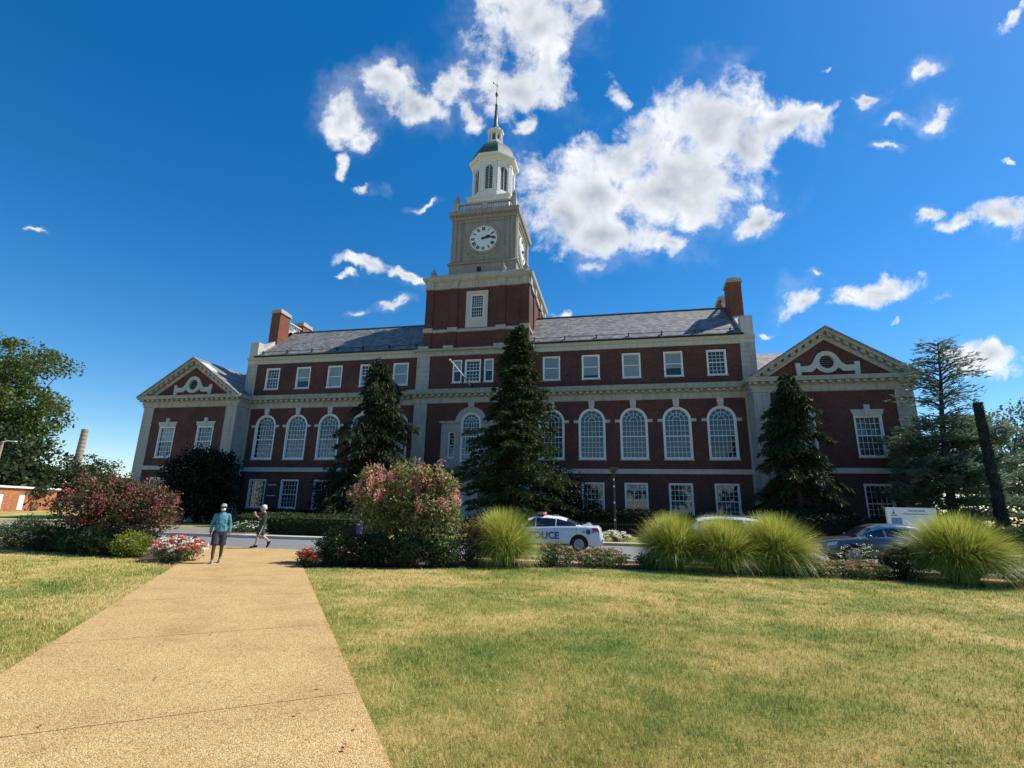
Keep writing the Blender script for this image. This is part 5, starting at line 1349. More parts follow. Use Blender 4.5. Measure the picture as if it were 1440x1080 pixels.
def sedan_shape(L=4.9, W=1.88, H=1.47, wheels=(-1.5,1.5)):
    h = L/2
    belt = [(-h,.76),(-h+.05,.98),(-h+.15,1.06),(-h+.7,1.07),(-.8,1.03),(.2,.98),(.95,.95),(1.25,.95),(1.9,.90),(h-.25,.84),(h-.06,.77),(h,.66)]
    roof = [(-h,.5),(-h+.78,1.07),(-h+.8,1.08),(-1.05,1.33),(-.6,H-.03),(-.1,H),(.35,H-.02),(.7,H-.13),(1.38,.95),(1.4,.5),(h,.4)]
    width = [(-h,.86),(-h+.12,.94),(-h+.6,.99),(0,1.),(1.2,.99),(h-.5,.97),(h-.12,.90),(h,.82)]
    return CarShape(L, W, belt, roof, width, .24, wheels)
# police sedan, parked, facing left (-X)
sh = sedan_shape(5.0, 1.92, 1.46, (-1.55,1.45))
t = build_car('police_car', 'white police sedan with red light bar and POLICE lettering parked on the road', sh, M['car_white'], (10.18,-21.3,.012), pi, [(-1.42,-.56),(-.53,.34),(.37,1.0)], (.72,1.36), (-1.68,-1.02), (-1.55,1.45))
patch(t, 'tail_light', sh, (-2.44,-2.16), (3.05,4.3), M['tail_red'], .01, skew=.08)
patch(t, 'headlight', sh, (2.05,2.36), (3.0,4.2), M['lamp_clear'], .01)
for sg in (1, -1):
    for xx in (.36, -.52, -1.45): patch(t, 'door_gap', sh, (xx,xx+.012), (1.2,5.0), M['black_trim'], .003, sides=(sg,), nx=1)
    for xx in (.02, -.92): patch(t, 'door_handle', sh, (xx-.1,xx+.1), (3.85,4.2), M['car_white'], .03, sides=(sg,), nx=2, nq=1)
    mb = MB().ball((.95, sg*1.02, 1.02), (.09,.12,.085), 10, 6); mb.build('wing_mirror', M['car_white'], t, smooth=True)
    patch(t, 'sill_trim', sh, (-1.1,1.0), (.1,.9), M['black_trim'], .004, sides=(sg,))
me = text_mesh('POLICE', .40, .003, .009); me.materials.append(M['pol_blue'])
for sg in (1, -1):
    o = link('lettering', me, t, (-.05, sg*.985, .66)); o.rotation_euler = (pi/2, 0, pi if sg == 1 else 0)
    mb = MB().prism_y([(-2.03,.80),(-1.97,.76),(-1.91,.80),(-1.88,.84),(-1.88,.96),(-1.97,1.0),(-2.06,.96),(-2.06,.84)], -.003, .003)
    mb.box(-2.22,-2.10,-.003,.003,.86,.90); mb.box(-1.84,-1.72,-.003,.003,.86,.90)
    o = mb.build('crest', M['pol_blue'], t, (0)) if False else mb.build('crest', M['pol_blue'], t)
    o.location = (.02, sg*.955, -.03)
mb = MB()
for sg in (1, -1): mb.box(.05,.30,sg*.06,sg*.62,1.535,1.64)
lb = mb.build('light_bar', M['pink_lens'], t); MB().box(.0,.34,-.6,.6,1.50,1.534).build('base', M['black_trim'], lb); MB().box(.02,.32,-.058,.058,1.535,1.64).build('speaker_box', M['white'], lb)
MB().box(-.35,-.55,-.3,.3,1.505,1.535).build('roof_plate', M['alloy'], t)
mb = MB(); mb.box(-2.05,-1.75,-.45,.45,1.10,1.16); mb.box(-2.0,-1.85,-.12,.12,1.16,1.22); mb.build('rear_deck_lights', M['car_white'], t)
MB().box(-2.53,-2.47,-.26,.26,.62,.75).build('number_plate', M['white'], t)
MB().box(-2.56,-2.40,-.80,.80,.36,.56).build('bumper', M['car_white'], t)
# dark sedan, parked, facing left
sh = sedan_shape(5.0, 1.94, 1.46)
t = build_car('sedan_car', 'dark blue grey sedan parked behind the flowers on the right', sh, M['car_dark'], (23.35,-22.4,.012), pi, [(-1.5,-.55),(-.48,.32),(.40,1.0)], (.72,1.36), (-1.68,-1.02), (-1.5,1.5))
patch(t, 'headlight', sh, (2.05,2.38), (3.3,4.2), M['lamp_clear'], .012, skew=-.06)
patch(t, 'tail_light', sh, (-2.44,-2.16), (3.05,4.3), M['tail_red'], .01)
patch(t, 'window_trim', sh, (-1.5,1.1), (6.86,7.08), M['chrome'], .012, nx=22, nq=1); patch(t, 'window_trim', sh, (-1.5,1.15), (5.9,6.05), M['chrome'], .012, nx=22, nq=1)
for sg in (1, -1):
    for xx in (.36, -.52): patch(t, 'door_gap', sh, (xx,xx+.012), (1.2,5.0), M['black_trim'], .003, sides=(sg,), nx=1)
    for xx in (.02, -.92): patch(t, 'door_handle', sh, (xx-.1,xx+.1), (3.85,4.2), M['chrome'], .03, sides=(sg,), nx=2, nq=1)
    mb = MB().ball((.98, sg*1.04, 1.02), (.10,.13,.085), 10, 6); mb.build('wing_mirror', M['car_dark'], t, smooth=True)
mb = MB().box(2.44,2.52,-.56,.56,.42,.72)
gr = mb.build('grille', M['black_trim'], t); mb = MB()
for k in range(7): mb.box(2.521,2.535,-.54,.54,.45+k*.038,.46+k*.038)
mb.box(2.50,2.54,-.60,.60,.721,.75); mb.box(2.50,2.54,-.60,-.561,.42,.72); mb.box(2.50,2.54,.561,.60,.42,.72); mb.build('grille_bars', M['chrome'], gr)
MB().box(2.38,2.53,-.84,.84,.28,.40).build('bumper', M['car_dark'], t)
# pale suv behind the grasses
h = 2.35
belt = [(-h,.55),(-h+.04,.95),(-h+.12,1.06),(-1.,1.06),(.4,1.03),(1.1,1.0),(1.7,.96),(h-.25,.90),(h-.06,.82),(h,.70)]
roof = [(-h,.55),(-h+.03,1.0),(-h+.2,1.25),(-h+.5,1.49),(-1.2,1.56),(-.2,1.58),(.3,1.55),(.6,1.46),(1.25,1.0),(1.3,.5),(h,.4)]
width = [(-h,.82),(-h+.15,.94),(-1.5,.99),(0,1.),(1.4,.99),(h-.4,.93),(h,.74)]
sh = CarShape(4.7, 1.86, belt, roof, width, .28, (-1.4,1.42))
t = build_car('suv_car', 'pale white car mostly hidden behind the three ornamental grasses', sh, M['car_silver'], (17.2,-21.9,.012), pi, [(-1.85,-1.2),(-1.1,-.3),(-.22,.62)], (.62,1.22), (-2.3,-1.95), (-1.4,1.42))
patch(t, 'headlight', sh, (1.85,2.22), (3.1,4.4), M['lamp_clear'], .012); patch(t, 'tail_light', sh, (-2.3,-2.1), (3.2,5.4), M['tail_red'], .01)
for sg in (1, -1):
    MB().tube([(-1.8,sg*.62,1.58),(-1.7,sg*.62,1.65),(.1,sg*.62,1.66),(.3,sg*.62,1.59)], .018, 6).build('roof_rail', M['alloy'], t)
    mb = MB().ball((.8, sg*1.02, 1.08), (.1,.12,.09), 10, 6); mb.build('wing_mirror', M['car_silver'], t, smooth=True)
    for xx in (.55, -.3, -1.15): patch(t, 'door_gap', sh, (xx,xx+.012), (1.2,5.0), M['black_trim'], .003, sides=(sg,), nx=1)
MB().box(2.28,2.37,-.5,.5,.5,.7).build('grille', M['black_trim'], t)
MB().box(2.22,2.38,-.8,.8,.32,.46).build('bumper', M['car_silver'], t)
# ================================================================== PEOPLE
def skinmat(name, c):
    m, nt, N, L, P = newmat(name); tc = N.new('ShaderNodeTexCoord'); n = noise(N, L, tc.outputs['Object'], 9, 4, .6)
    r = ramp(N, [(.3, [x*.85 for x in c]), (.7, c)]); L.new(n.outputs['Fac'], r.inputs['Fac']); L.new(r.outputs['Color'], P.inputs['Base Color'])
    P.inputs['Roughness'].default_value = .5; P.inputs['Subsurface Weight'].default_value = .0
    return m
def cloth(name, c): return solid(name, c, .9, var=.18, scale=7, bump=.5, bscale=16)
M['skin_dark'] = skinmat('skin_brown', (.09,.05,.034)); M['skin_light'] = skinmat('skin_light', (.50,.30,.21))
M['teal'] = cloth('teal_sweatshirt', (.07,.215,.295)); M['charcoal'] = cloth('charcoal_shorts', (.035,.037,.045)); M['black_tee'] = cloth('black_shirt', (.03,.031,.036)); M['grey_short'] = cloth('dark_shorts', (.045,.047,.052))
M['white_cloth'] = cloth('white_cloth', (.72,.72,.70)); M['cap_grey'] = cloth('cap_cloth', (.34,.33,.32)); M['hair_white'] = cloth('white_hair', (.68,.64,.58)); M['hair_black'] = cloth('black_hair', (.012,.011,.01)); M['shoe'] = cloth('grey_shoe', (.22,.21,.21)); M['sole'] = solid('shoe_sole', (.5,.48,.45), .8)
def voxel(o, size, smooth=4):
    md = o.modifiers.new('union', 'REMESH'); md.mode = 'VOXEL'; md.voxel_size = size; md.use_smooth_shade = True
    ms = o.modifiers.new('soft', 'SMOOTH'); ms.iterations = smooth; ms.factor = .5
    return bake(o)
def limb(mb, pts, rad, n=10):
    """tapered limb with rounded joints"""
    pts = [Vector(p) for p in pts]
    mb.tube(pts, rad, n)
    for p, r in zip(pts, rad): mb.ball(p, r*.985, n, 6)
def torso(mb, secs, n=16):
    """stack of ellipses (cx,cy,z,rx_forward,ry_side)"""
    vs = [(cx+rx*cos(2*pi*k/n), cy+ry*sin(2*pi*k/n), z) for cx, cy, z, rx, ry in secs for k in range(n)]
    fs = [(i*n+k, i*n+(k+1)%n, (i+1)*n+(k+1)%n, (i+1)*n+k) for i in range(len(secs)-1) for k in range(n)]
    fs += [tuple(range(n-1,-1,-1)), tuple(range((len(secs)-1)*n, len(secs)*n))]
    mb.add(vs, fs)
def hand(mb, wrist, d, palm_n, curl=.5, s=1.):
    """palm with four bent fingers and a side thumb; d = pointing direction, palm_n = palm normal"""
    w = Vector(wrist); d = Vector(d).normalized(); nn = Vector(palm_n); nn = (nn-d*nn.dot(d)).normalized(); sd = d.cross(nn)
    for k in range(4):
        o = (k-1.5)*.021*s; L = (.074,.082,.076,.06)[k]*s
        b = w+d*.085*s+sd*o
        mb.tube([w+sd*o*.7, b], [.016*s,.0125*s], 7); 
        p1 = b+(d*cos(curl*.6)+nn*sin(curl*.6))*L*.5; p2 = p1+(d*cos(curl*1.5)+nn*sin(curl*1.5))*L*.32; p3 = p2+(d*cos(curl*2.3)+nn*sin(curl*2.3))*L*.25
        limb(mb, [b,p1,p2,p3], [.0105*s,.0095*s,.0085*s,.007*s], 7)
    th = w+d*.025*s-sd*.03*s
    limb(mb, [w+d*.01*s-sd*.012*s, th+d*.02*s-sd*.012*s+nn*.012*s, th+d*.055*s-sd*.014*s+nn*.022*s, th+d*.078*s-sd*.006*s+nn*.028*s], [.016*s,.013*s,.011*s,.008*s], 7)
def head(mb, c, yaw=0., tilt=0., s=1.):
    """skull, jaw, nose, ears and neck root around centre c; face towards +x"""
    st = len(mb.v)
    mb.ball((-.012,0,.03), (.098*s,.078*s,.105*s), 14, 10); mb.ball((.02,0,-.035), (.072*s,.062*s,.085*s), 12, 8); mb.ball((.05,0,-.085), (.035*s,.035*s,.03*s), 8, 6)
    mb.tube([(.075,0,.02),(.108,0,-.022),(.085,0,-.035)], [.012,.016,.012], 6)
    for sy in (1,-1):
        mb.ball((-.012, sy*.08, -.005), (.022,.012,.034), 8, 6); mb.ball((.078, sy*.032, .034), (.016,.024,.010), 6, 5)
    mb.ball((.084,0,-.058), (.012,.026,.008), 8, 5)
    mb.xform(Matrix.Translation(Vector(c)) @ Matrix.Rotation(yaw, 4, 'Z') @ Matrix.Rotation(tilt, 4, 'Y'), st)
def shoe(t, ankle, toe_dir, pitch, mat, sole=True, L=.27):
    mb = MB(); st = 0
    mb.ball((.04,0,.035), (.145,.048,.045), 12, 8); mb.ball((-.06,0,.05), (.07,.042,.06), 10, 7); mb.ball((-.02,0,.09), (.055,.04,.05), 10, 6)
    a = math.atan2(toe_dir[1], toe_dir[0]); X = Matrix.Translation(Vector(ankle)+Vector((0,0,-.085))) @ Matrix.Rotation(a, 4, 'Z') @ Matrix.Rotation(pitch, 4, 'Y')
    mb.xform(X); o = mb.build('shoe', mat, t); voxel(o, .012, 3)
    s = MB(); pts = [(.185*cos(q)*(1. if cos(q) > 0 else .72), .052*sin(q)) for q in np.linspace(0, 2*pi, 18)[:-1]]
    n = len(pts); s.add([(x,y,-.012) for x,y in pts]+[(x,y,.008) for x,y in pts], [tuple(range(n-1,-1,-1)), tuple(range(n,2*n))]+[(i,(i+1)%n,(i+1)%n+n,i+n) for i in range(n)]); s.xform(X)
    s.build('sole', M['sole'], o)
# ---- man in teal sweatshirt walking towards the viewer.  local: +x forward, +y his left
PZ = .022
t = thing('person', 'man in teal long sleeved top, dark shorts, pale cap and white mask, walking', 'person', (1.60,-31.10,PZ), math.atan2(-13.5,11.8))
mb = MB()
hipL, hipR = (0,.09,.89), (0,-.09,.89)
kneeR, ankR = (.10,-.10,.49), (.13,-.10,.10)        # front leg: his right
kneeL, ankL = (-.02,.10,.48), (-.16,.10,.135)
limb(mb, [hipR, (.06,-.10,.68), kneeR, (.10,-.105,.35), ankR], [.085,.074,.055,.052,.036]); limb(mb, [hipL, (0,.10,.68), kneeL, (-.09,.105,.34), ankL], [.085,.074,.055,.052,.036])
for a in (ankR, ankL): limb(mb, [a, (a[0]+.08,a[1],a[2]-.055)], [.038,.03])
torso(mb, [(0,0,.84,.10,.14),(0,0,.98,.10,.13),(0,0,1.15,.10,.125),(0,0,1.30,.105,.135),(-.01,0,1.39,.08,.12),(-.01,0,1.45,.05,.06)])
limb(mb, [(-.01,0,1.42),(.0,0,1.52),(.01,0,1.56)], [.062,.055,.055])
armR = [(-.01,-.165,1.375),(-.05,-.238,1.12),(.03,-.25,.89)]; armL = [(-.01,.165,1.375),(-.06,.238,1.12),(.01,.255,.885)]
for A in (armR, armL):
    limb(mb, A, [.05,.042,.03]); d = Vector(A[2])-Vector(A[1]); hand(mb, A[2], d, (0, -A[2][1], 0), .55)
head(mb, (.02,0,1.60), 0, .03)
body = voxel(mb.build('body', M['skin_dark'], t), .009, 3)
mb = MB()
torso(mb, [(.0,0,.89,.125,.165),(0,0,.92,.135,.172),(0,0,1.0,.13,.160),(0,0,1.15,.13,.152),(0,0,1.29,.13,.168),(-.005,0,1.38,.11,.165),(-.01,0,1.43,.085,.12),(-.01,0,1.465,.065,.075)])
for A in (armR, armL): limb(mb, [A[0],Vector(A[0]).lerp(Vector(A[1]),.4),A[1],Vector(A[1]).lerp(Vector(A[2]),.93)], [.064,.062,.054,.040]); limb(mb, [Vector(A[1]).lerp(Vector(A[2]),.86),Vector(A[1]).lerp(Vector(A[2]),.97)], [.043,.040])
rr = random.Random(4)
for k in range(16):
    y = rr.uniform(-.12,.12); z = rr.uniform(1.14,1.32); f = math.sqrt(max(0,1-(y/.19)**2))*.128
    mb.tube([(f,y,z),(f*1.02,y+rr.uniform(-.05,.05),z-.10),(f,y+rr.uniform(-.08,.08),z-.2)], [.006,.013,.005], 5)
voxel(mb.build('sweatshirt', M['teal'], t), .012, 3)
mb = MB(); torso(mb, [(0,0,.80,.12,.16),(0,0,.94,.13,.175)])
for H, K in ((hipR,kneeR),(hipL,kneeL)):
    a, b = Vector(H), Vector(K); mb.tube([a+Vector((0,0,.02)), a.lerp(b,.5), a.lerp(b,.93)], [.112,.108,.106], 14)
voxel(mb.build('shorts', M['charcoal'], t), .012, 3)
mb = MB().ball((.01,0,1.662), (.102,.084,.07), 14, 8); mb.tube([(.06,0,1.655),(.19,0,1.648)], [.085,.06], 14, flat=.14); voxel(mb.build('cap', M['cap_grey'], t), .010, 2)
mb = MB().ball((.09,0,1.555), (.045,.058,.05), 12, 8); mb.build('face_mask', M['white_cloth'], t, smooth=True)
mb = MB()
for sy in (1,-1): mb.ball((.108,sy*.036,1.622), (.014,.034,.024), 10, 6); mb.tube([(.10,sy*.07,1.63),(.0,sy*.085,1.63)], .006, 5)
mb.tube([(.115,-.01,1.628),(.115,.01,1.628)], .006, 5); mb.build('sunglasses', M['black_trim'], t)
shoe(t, ankR, (1,0), .0, M['shoe']); shoe(t, ankL, (1,0), .28, M['shoe'])
# ---- person in black walking to the left, both hands raised holding a phone
t = thing('person', 'white haired person in black t-shirt and dark shorts walking left with hands raised', 'person', (-.80,-26.15,PZ), math.atan2(-.61,-.79))
mb = MB()
hipL, hipR = (0,.085,.87), (0,-.085,.87)
kneeL, ankL = (.12,.09,.48), (.16,.09,.105)           # leading leg
kneeR, ankR = (-.06,-.09,.47), (-.36,-.09,.235)
limb(mb, [hipL, (.07,.09,.68), kneeL, (.125,.09,.34), ankL], [.083,.072,.053,.052,.034]); limb(mb, [hipR, (-.02,-.09,.67), kneeR, (-.19,-.09,.37), ankR], [.083,.072,.053,.052,.034])
limb(mb, [ankL,(.25,.09,.05),(.32,.09,.03)], [.036,.028,.018]); limb(mb, [ankR,(-.36,-.09,.13),(-.33,-.09,.06)], [.036,.028,.018])
torso(mb, [(0,0,.82,.095,.14),(0,0,.95,.095,.14),(-.01,0,1.12,.10,.15),(-.01,0,1.28,.105,.17),(-.02,0,1.38,.075,.135),(-.01,0,1.43,.05,.065)])
limb(mb, [(-.01,0,1.38),(.02,0,1.48),(.04,0,1.52)], [.058,.05,.052])
armL = [(-.01,.18,1.35),(.10,.20,1.13),(.31,.10,1.30)]; armR = [(-.01,-.18,1.35),(.10,-.20,1.13),(.31,-.10,1.30)]
for A in (armL, armR):
    limb(mb, A, [.046,.040,.028]); d = Vector((.45,-A[2][1]*1.2,.85)); hand(mb, A[2], d, (-.3, -A[2][1]*10, .0), .75)
head(mb, (.055,0,1.56), 0, .12)
voxel(mb.build('body', M['skin_light'], t), .009, 3)
mb = MB()
torso(mb, [(.0,0,.86,.125,.165),(-.005,0,.98,.125,.17),(-.01,0,1.12,.125,.175),(-.01,0,1.27,.125,.19),(-.015,0,1.36,.095,.165),(-.01,0,1.415,.062,.075)])
for A in (armL, armR): limb(mb, [A[0], Vector(A[0]).lerp(Vector(A[1]),.62)], [.075,.066])
voxel(mb.build('t_shirt', M['black_tee'], t), .012, 3)
mb = MB(); torso(mb, [(0,0,.78,.11,.15),(0,0,.90,.12,.16)])
for H, K in ((hipL,kneeL),(hipR,kneeR)):
    a, b = Vector(H), Vector(K); mb.tube([a+Vector((0,0,.02)), a.lerp(b,.5), a.lerp(b,.9)], [.105,.10,.098], 14)
sho = voxel(mb.build('shorts', M['grey_short'], t), .012, 3)
for H, K, sy in ((hipL,kneeL,1),(hipR,kneeR,-1)):
    a, b = Vector(H), Vector(K); off = Vector((-.03,sy*.098,0)); MB().tube([a+off, a.lerp(b,.5)+off, a.lerp(b,.88)+off], [.012,.013,.013], 6).build('side_stripe', M['white_cloth'], sho)
mb = MB().ball((.02,0,1.605), (.108,.09,.105), 14, 9); mb.ball((-.02,0,1.57), (.075,.085,.09), 12, 8); voxel(mb.build('hair', M['hair_white'], t), .011, 2)
mb = MB()
for sy in (1,-1): mb.ball((.138,sy*.035,1.575), (.012,.03,.02), 8, 6)
mb.build('sunglasses', M['black_trim'], t)
for A, p in ((ankL,.05),(ankR,1.05)): shoe(t, (A[0]+(.03 if p < .5 else 0),A[1],A[2]-.0), (1,0), p, M['hair_black'])
# the phone is a thing of its own, held between the two hands
ph = tag(MB().box(-.006,.006,-.04,.04,-.08,.08).build('phone', M['black_trim']), 'black phone held up in both hands by the person in black', 'phone')
a = math.atan2(-.61,-.79); ph.location = (-.80+.385*cos(a), -26.15+.385*sin(a), PZ+1.40); ph.rotation_euler = (0,-.35,a)
SKY_STR, SKY_SAT, CLOUD_STR, SUN_STR, EXPOSURE = 0.092, 1.38, 0.66, 4.2, 0.75
CLOUDS = [(-0.325, 0.3085, 0.0598, 0.0512, -0.312, 0.1), (-0.2864, 0.2721, 0.0331, 0.0372, -0.665, 0.15), (-0.3217, 0.2301, 0.0271, 0.0229, 0.018, 0.25), (-0.2397, 0.3621, 0.0552, 0.0534, 0.017, 0.0), (-0.185, 0.3292, 0.0596, 0.0506, -0.393, 0.05), (-0.1188, 0.3666, 0.0578, 0.0484, 0.017, 0.05), (-0.099, 0.3001, 0.0346, 0.0497, 0.017, 0.2), (0.0166, 0.4569, 0.1097, 0.0825, 0.173, -0.05), (-0.0137, 0.3623, 0.0918, 0.0681, 0.017, 0.05), (0.0444, 0.3931, 0.0756, 0.0795, 0.017, 0.05), (0.1117, 0.4871, 0.0511, 0.046, 0.016, 0.1), (-0.0545, 0.4901, 0.0511, 0.0401, 0.016, 0.15), (0.0169, 0.296, 0.0346, 0.0323, 0.017, 0.3), (0.3671, 0.2898, 0.1525, 0.0909, 0.017, -0.1), (0.2022, 0.2682, 0.122, 0.0677, 0.435, 0.0), (0.4931, 0.292, 0.1281, 0.0464, 0.251, -0.05), (0.4295, 0.266, 0.0905, 0.0718, 0.269, -0.05), (0.5749, 0.324, 0.065, 0.022, 0.355, 0.1), (0.1391, 0.1911, 0.1519, 0.0757, 0.018, -0.05), (0.3142, 0.2071, 0.1619, 0.078, 0.018, -0.1), (0.1709, 0.1067, 0.1447, 0.0619, 0.019, 0.0), (0.2955, 0.1024, 0.0789, 0.0408, 0.189, 0.1), (0.1705, 0.3535, 0.029, 0.0411, -0.142, 0.25), (0.087, 0.1316, 0.0824, 0.0803, 0.019, 0.05), (0.1534, 0.0417, 0.0615, 0.0219, 0.019, 0.25), (0.4672, 0.1215, 0.0514, 0.0271, 0.155, 0.05), (0.7319, 0.0048, 0.1094, 0.0387, 0.16, 0.0), (0.5676, -0.0277, 0.0621, 0.0412, 0.417, 0.05), (0.6704, -0.0061, 0.0536, 0.0176, 0.381, 0.2), (0.9544, -0.1256, 0.0984, 0.0514, 0.11, 0.0), (0.8806, -0.1155, 0.0572, 0.0295, 0.02, 0.2), (0.9261, 0.1861, 0.0734, 0.0419, 0.337, 0.0), (0.8656, 0.1486, 0.0459, 0.0282, 0.376, 0.1), (0.8059, 0.1619, 0.0434, 0.0199, 0.018, 0.1), (-0.2883, 0.0278, 0.0811, 0.0222, -0.118, 0.05), (-0.2113, 0.0073, 0.0449, 0.0154, -0.153, 0.1), (-0.3176, -0.0017, 0.0283, 0.0097, 0.019, 0.2), (-0.3059, -0.0675, 0.0345, 0.0085, 0.072, 0.25), (-0.2338, -0.0462, 0.0346, 0.0125, 0.444, 0.2), (-0.1768, 0.1569, 0.0466, 0.0104, 0.068, 0.3), (-0.2745, 0.1875, 0.03, 0.0155, 0.018, 0.15), (0.0892, -0.0371, 0.0399, 0.0197, -0.153, 0.1), (-0.9411, 0.0685, 0.0411, 0.0084, -0.119, 0.3), (0.6609, 0.3389, 0.0332, 0.0151, 0.182, 0.15), (0.7102, 0.3031, 0.0338, 0.0101, 0.1, 0.2), (0.7866, 0.3192, 0.037, 0.0237, 0.361, 0.15), (0.74, 0.3965, 0.0395, 0.0212, 0.636, 0.3), (0.8817, 0.4939, 0.0392, 0.0203, 0.443, 0.15), (0.5044, -0.0928, 0.0312, 0.0087, 0.108, 0.25), (0.7478, -0.0494, 0.0281, 0.0086, 0.073, 0.3), (0.9091, 0.2682, 0.0239, 0.0102, 0.018, 0.3), (0.5575, 0.4017, 0.0264, 0.0154, 0.529, 0.4), (0.6914, 0.2556, 0.032, 0.0101, 0.018, 0.4), (0.6006, 0.0407, 0.0195, 0.011, 0.019, 0.35)]
# ================================================================== SKY, SUN AND CAMERA
w = bpy.data.worlds.new('World'); scene.world = w; w.use_nodes = True
nt = w.node_tree; N, L = nt.nodes, nt.links
for n_ in list(N): N.remove(n_)
out = N.new('ShaderNodeOutputWorld')
sky = N.new('ShaderNodeTexSky'); sky.sky_type = 'NISHITA'; sky.sun_disc = False
sky.sun_elevation = radians(SUN_EL); sky.sun_rotation = radians(90-SUN_AZ)
sky.altitude = 50; sky.air_density = 1.0; sky.dust_density = .15; sky.ozone_density = 3.5
hs = N.new('ShaderNodeHueSaturation'); hs.inputs['Saturation'].default_value = SKY_SAT; L.new(sky.outputs[0], hs.inputs['Color'])
bg = N.new('ShaderNodeBackground'); bg.inputs['Strength'].default_value = SKY_STR; L.new(hs.outputs[0], bg.inputs['Color'])
tc = N.new('ShaderNodeTexCoord'); V = tc.outputs['Generated']
# chart of the southern sky: tangent plane about a fixed compass direction
ca, ce = radians(-12), radians(25)
Fv = (sin(ca)*cos(ce), cos(ca)*cos(ce), sin(ce)); Rv = (cos(ca), -sin(ca), 0.); Uv = (-sin(ca)*sin(ce), -cos(ca)*sin(ce), cos(ce))
def dotn(v):
    d = N.new('ShaderNodeVectorMath'); d.operation = 'DOT_PRODUCT'; L.new(V, d.inputs[0]); d.inputs[1].default_value = v; return d.outputs['Value']
def mth(op, a, b=None, c=None, clamp=False):
    m = N.new('ShaderNodeMath'); m.operation = op; m.use_clamp = clamp
    for i, q in enumerate((a, b, c)):
        if q is None: continue
        if isinstance(q, (int, float)): m.inputs[i].default_value = q
        else: L.new(q, m.inputs[i])
    return m.outputs[0]
df = mth('MAXIMUM', dotn(Fv), .06)
u = mth('DIVIDE', dotn(Rv), df); v = mth('DIVIDE', dotn(Uv), df)
cmb = N.new('ShaderNodeCombineXYZ'); L.new(u, cmb.inputs[0]); L.new(v, cmb.inputs[1])
def nz(scale, det, rough, off=(0,0,0), dist=0.):
    mp = N.new('ShaderNodeMapping'); mp.inputs['Location'].default_value = off; L.new(cmb.outputs[0], mp.inputs['Vector'])
    n = noise(N, L, mp.outputs['Vector'], scale, det, rough); n.inputs['Distortion'].default_value = dist; return n
wn = nz(6.5, 5, .55, (3,1,0))
vm = N.new('ShaderNodeVectorMath'); vm.operation = 'MULTIPLY_ADD'; L.new(wn.outputs['Color'], vm.inputs[0]); vm.inputs[1].default_value = (.16,.16,0); vm.inputs[2].default_value = (-.08,-.08,0)
wp = N.new('ShaderNodeVectorMath'); wp.operation = 'ADD'; L.new(cmb.outputs[0], wp.inputs[0]); L.new(vm.outputs[0], wp.inputs[1])
acc = None
for (cu, cv, ru, rv, ang, bias) in CLOUDS:
    mp = N.new('ShaderNodeMapping'); mp.vector_type = 'TEXTURE'
    mp.inputs['Location'].default_value = (cu, cv, 0); mp.inputs['Rotation'].default_value = (0,0,ang); mp.inputs['Scale'].default_value = (ru, rv, 1)
    L.new(wp.outputs[0], mp.inputs['Vector'])
    ln = N.new('ShaderNodeVectorMath'); ln.operation = 'LENGTH'; L.new(mp.outputs[0], ln.inputs[0])
    val = ln.outputs['Value']
    if bias: val = mth('ADD', val, bias)
    acc = val if acc is None else mth('SMOOTH_MIN', acc, val, .35)
f1 = nz(13, 10, .66, (0,0,0), .25); f2 = nz(3.2, 5, .6, (7,2,0))
den = mth('SUBTRACT', 1.0, acc)
den = mth('ADD', den, mth('MULTIPLY', mth('SUBTRACT', f1.outputs['Fac'], .5), 1.95))
den = mth('ADD', den, mth('MULTIPLY', mth('SUBTRACT', f2.outputs['Fac'], .5), .7))
mr = N.new('ShaderNodeMapRange'); mr.interpolation_type = 'SMOOTHSTEP'; mr.inputs['From Min'].default_value = .02; mr.inputs['From Max'].default_value = .66; L.new(den, mr.inputs['Value'])
veil = N.new('ShaderNodeMapRange'); veil.interpolation_type = 'SMOOTHSTEP'; veil.inputs['From Min'].default_value = -.55; veil.inputs['From Max'].default_value = .5; veil.inputs['To Max'].default_value = .34; L.new(den, veil.inputs['Value'])
vn = N.new('ShaderNodeMapRange'); vn.inputs['From Min'].default_value = .46; vn.inputs['From Max'].default_value = .72; L.new(f2.outputs['Fac'], vn.inputs['Value'])
alpha = mth('MAXIMUM', mr.outputs['Result'], mth('MULTIPLY', veil.outputs['Result'], vn.outputs['Result']))
f3 = nz(8, 7, .58, (1.5,4,0), .3); f3b = nz(8, 7, .58, (1.528,4.03,0), .3)
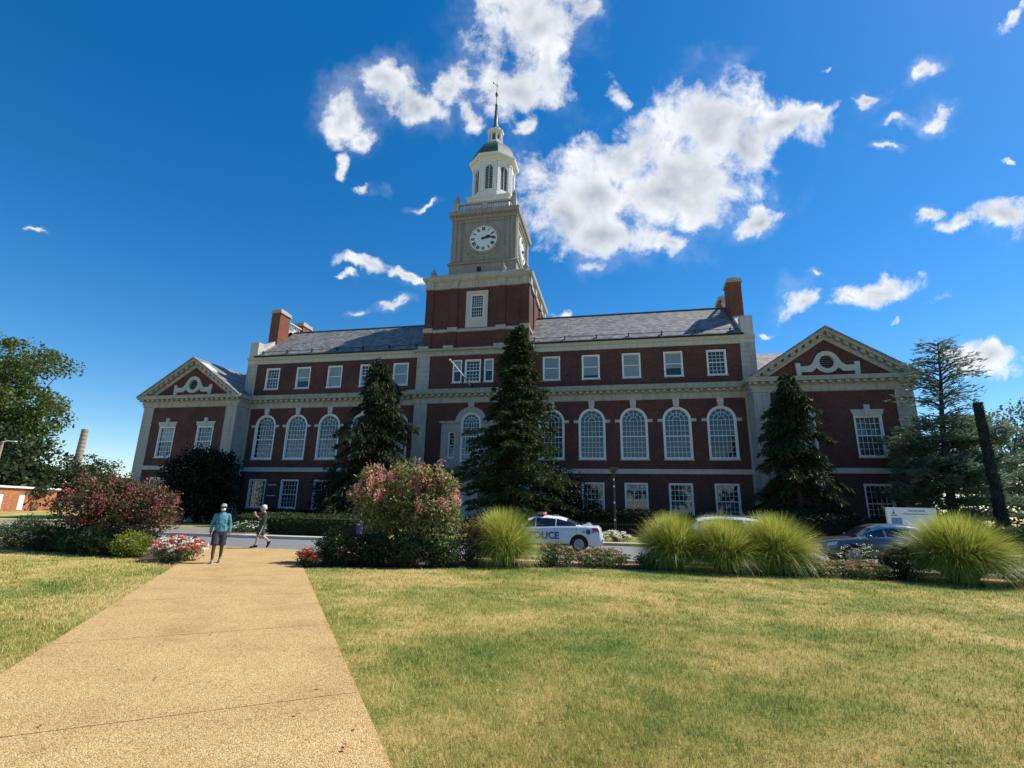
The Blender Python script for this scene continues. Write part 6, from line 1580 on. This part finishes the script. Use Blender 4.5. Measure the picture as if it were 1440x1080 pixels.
core = mth('ADD', mth('MULTIPLY', mth('SUBTRACT', mth('MULTIPLY_ADD', den, .3, mth('SUBTRACT', 1.0, acc)), .16), .78), mth('ADD', mth('MULTIPLY', mth('SUBTRACT', f3b.outputs['Fac'], f3.outputs['Fac']), 1.25), mth('MULTIPLY', mth('SUBTRACT', f2.outputs['Fac'], .5), .7)))  # cloud shading painted in: grey cores plus a lit-side relief from offset noise
cr = ramp(N, [(.08, (1.,1.,1.)), (.40, (.80,.825,.86)), (1., (.44,.49,.56))]); L.new(core, cr.inputs['Fac'])
cb = N.new('ShaderNodeBackground'); cb.inputs['Strength'].default_value = CLOUD_STR; L.new(cr.outputs['Color'], cb.inputs['Color'])
mx = N.new('ShaderNodeMixShader'); L.new(mth('MULTIPLY', alpha, .97), mx.inputs[0]); L.new(bg.outputs[0], mx.inputs[1]); L.new(cb.outputs[0], mx.inputs[2])
L.new(mx.outputs[0], out.inputs['Surface'])

sd = bpy.data.lights.new('sun', 'SUN'); sd.energy = SUN_STR; sd.angle = radians(.53); sd.color = (1., .94, .84)
so = bpy.data.objects.new('sun', sd); COL.objects.link(so)
e, a = radians(SUN_EL), radians(SUN_AZ)
dirv = Vector((cos(e)*cos(a), cos(e)*sin(a), sin(e))); so.rotation_euler = dirv.to_track_quat('Z', 'Y').to_euler(); so.location = dirv*120

cam = bpy.data.cameras.new('camera'); co = bpy.data.objects.new('camera', cam); COL.objects.link(co); scene.camera = co
cam.sensor_width = 36; cam.sensor_fit = 'HORIZONTAL'; cam.lens = 695.88/1440*36; cam.clip_start = .1; cam.clip_end = 3000
R_ = Vector((0.97838361, 0.2057908, 0.02038779)); U_ = Vector((0.03084424, -0.24270141, 0.96961057)); F_ = Vector((-0.20448508, 0.94802224, 0.24380254))
mt = Matrix((R_, U_, -F_)).transposed().to_4x4(); mt.translation = (13.4722, -44.6, 1.784); co.matrix_world = mt
vs = scene.view_settings; vs.view_transform = 'Standard'; vs.look = 'None'; vs.exposure = EXPOSURE; vs.gamma = 1; vs.use_curve_mapping = False
w.cycles.sampling_method = 'MANUAL'; w.cycles.sample_map_resolution = 256
scene.render.engine = 'CYCLES'; scene.cycles.max_bounces = 6; scene.cycles.transparent_max_bounces = 12; scene.cycles.diffuse_bounces = 3; scene.cycles.glossy_bounces = 3
scene.cycles.caustics_reflective = False; scene.cycles.caustics_refractive = False
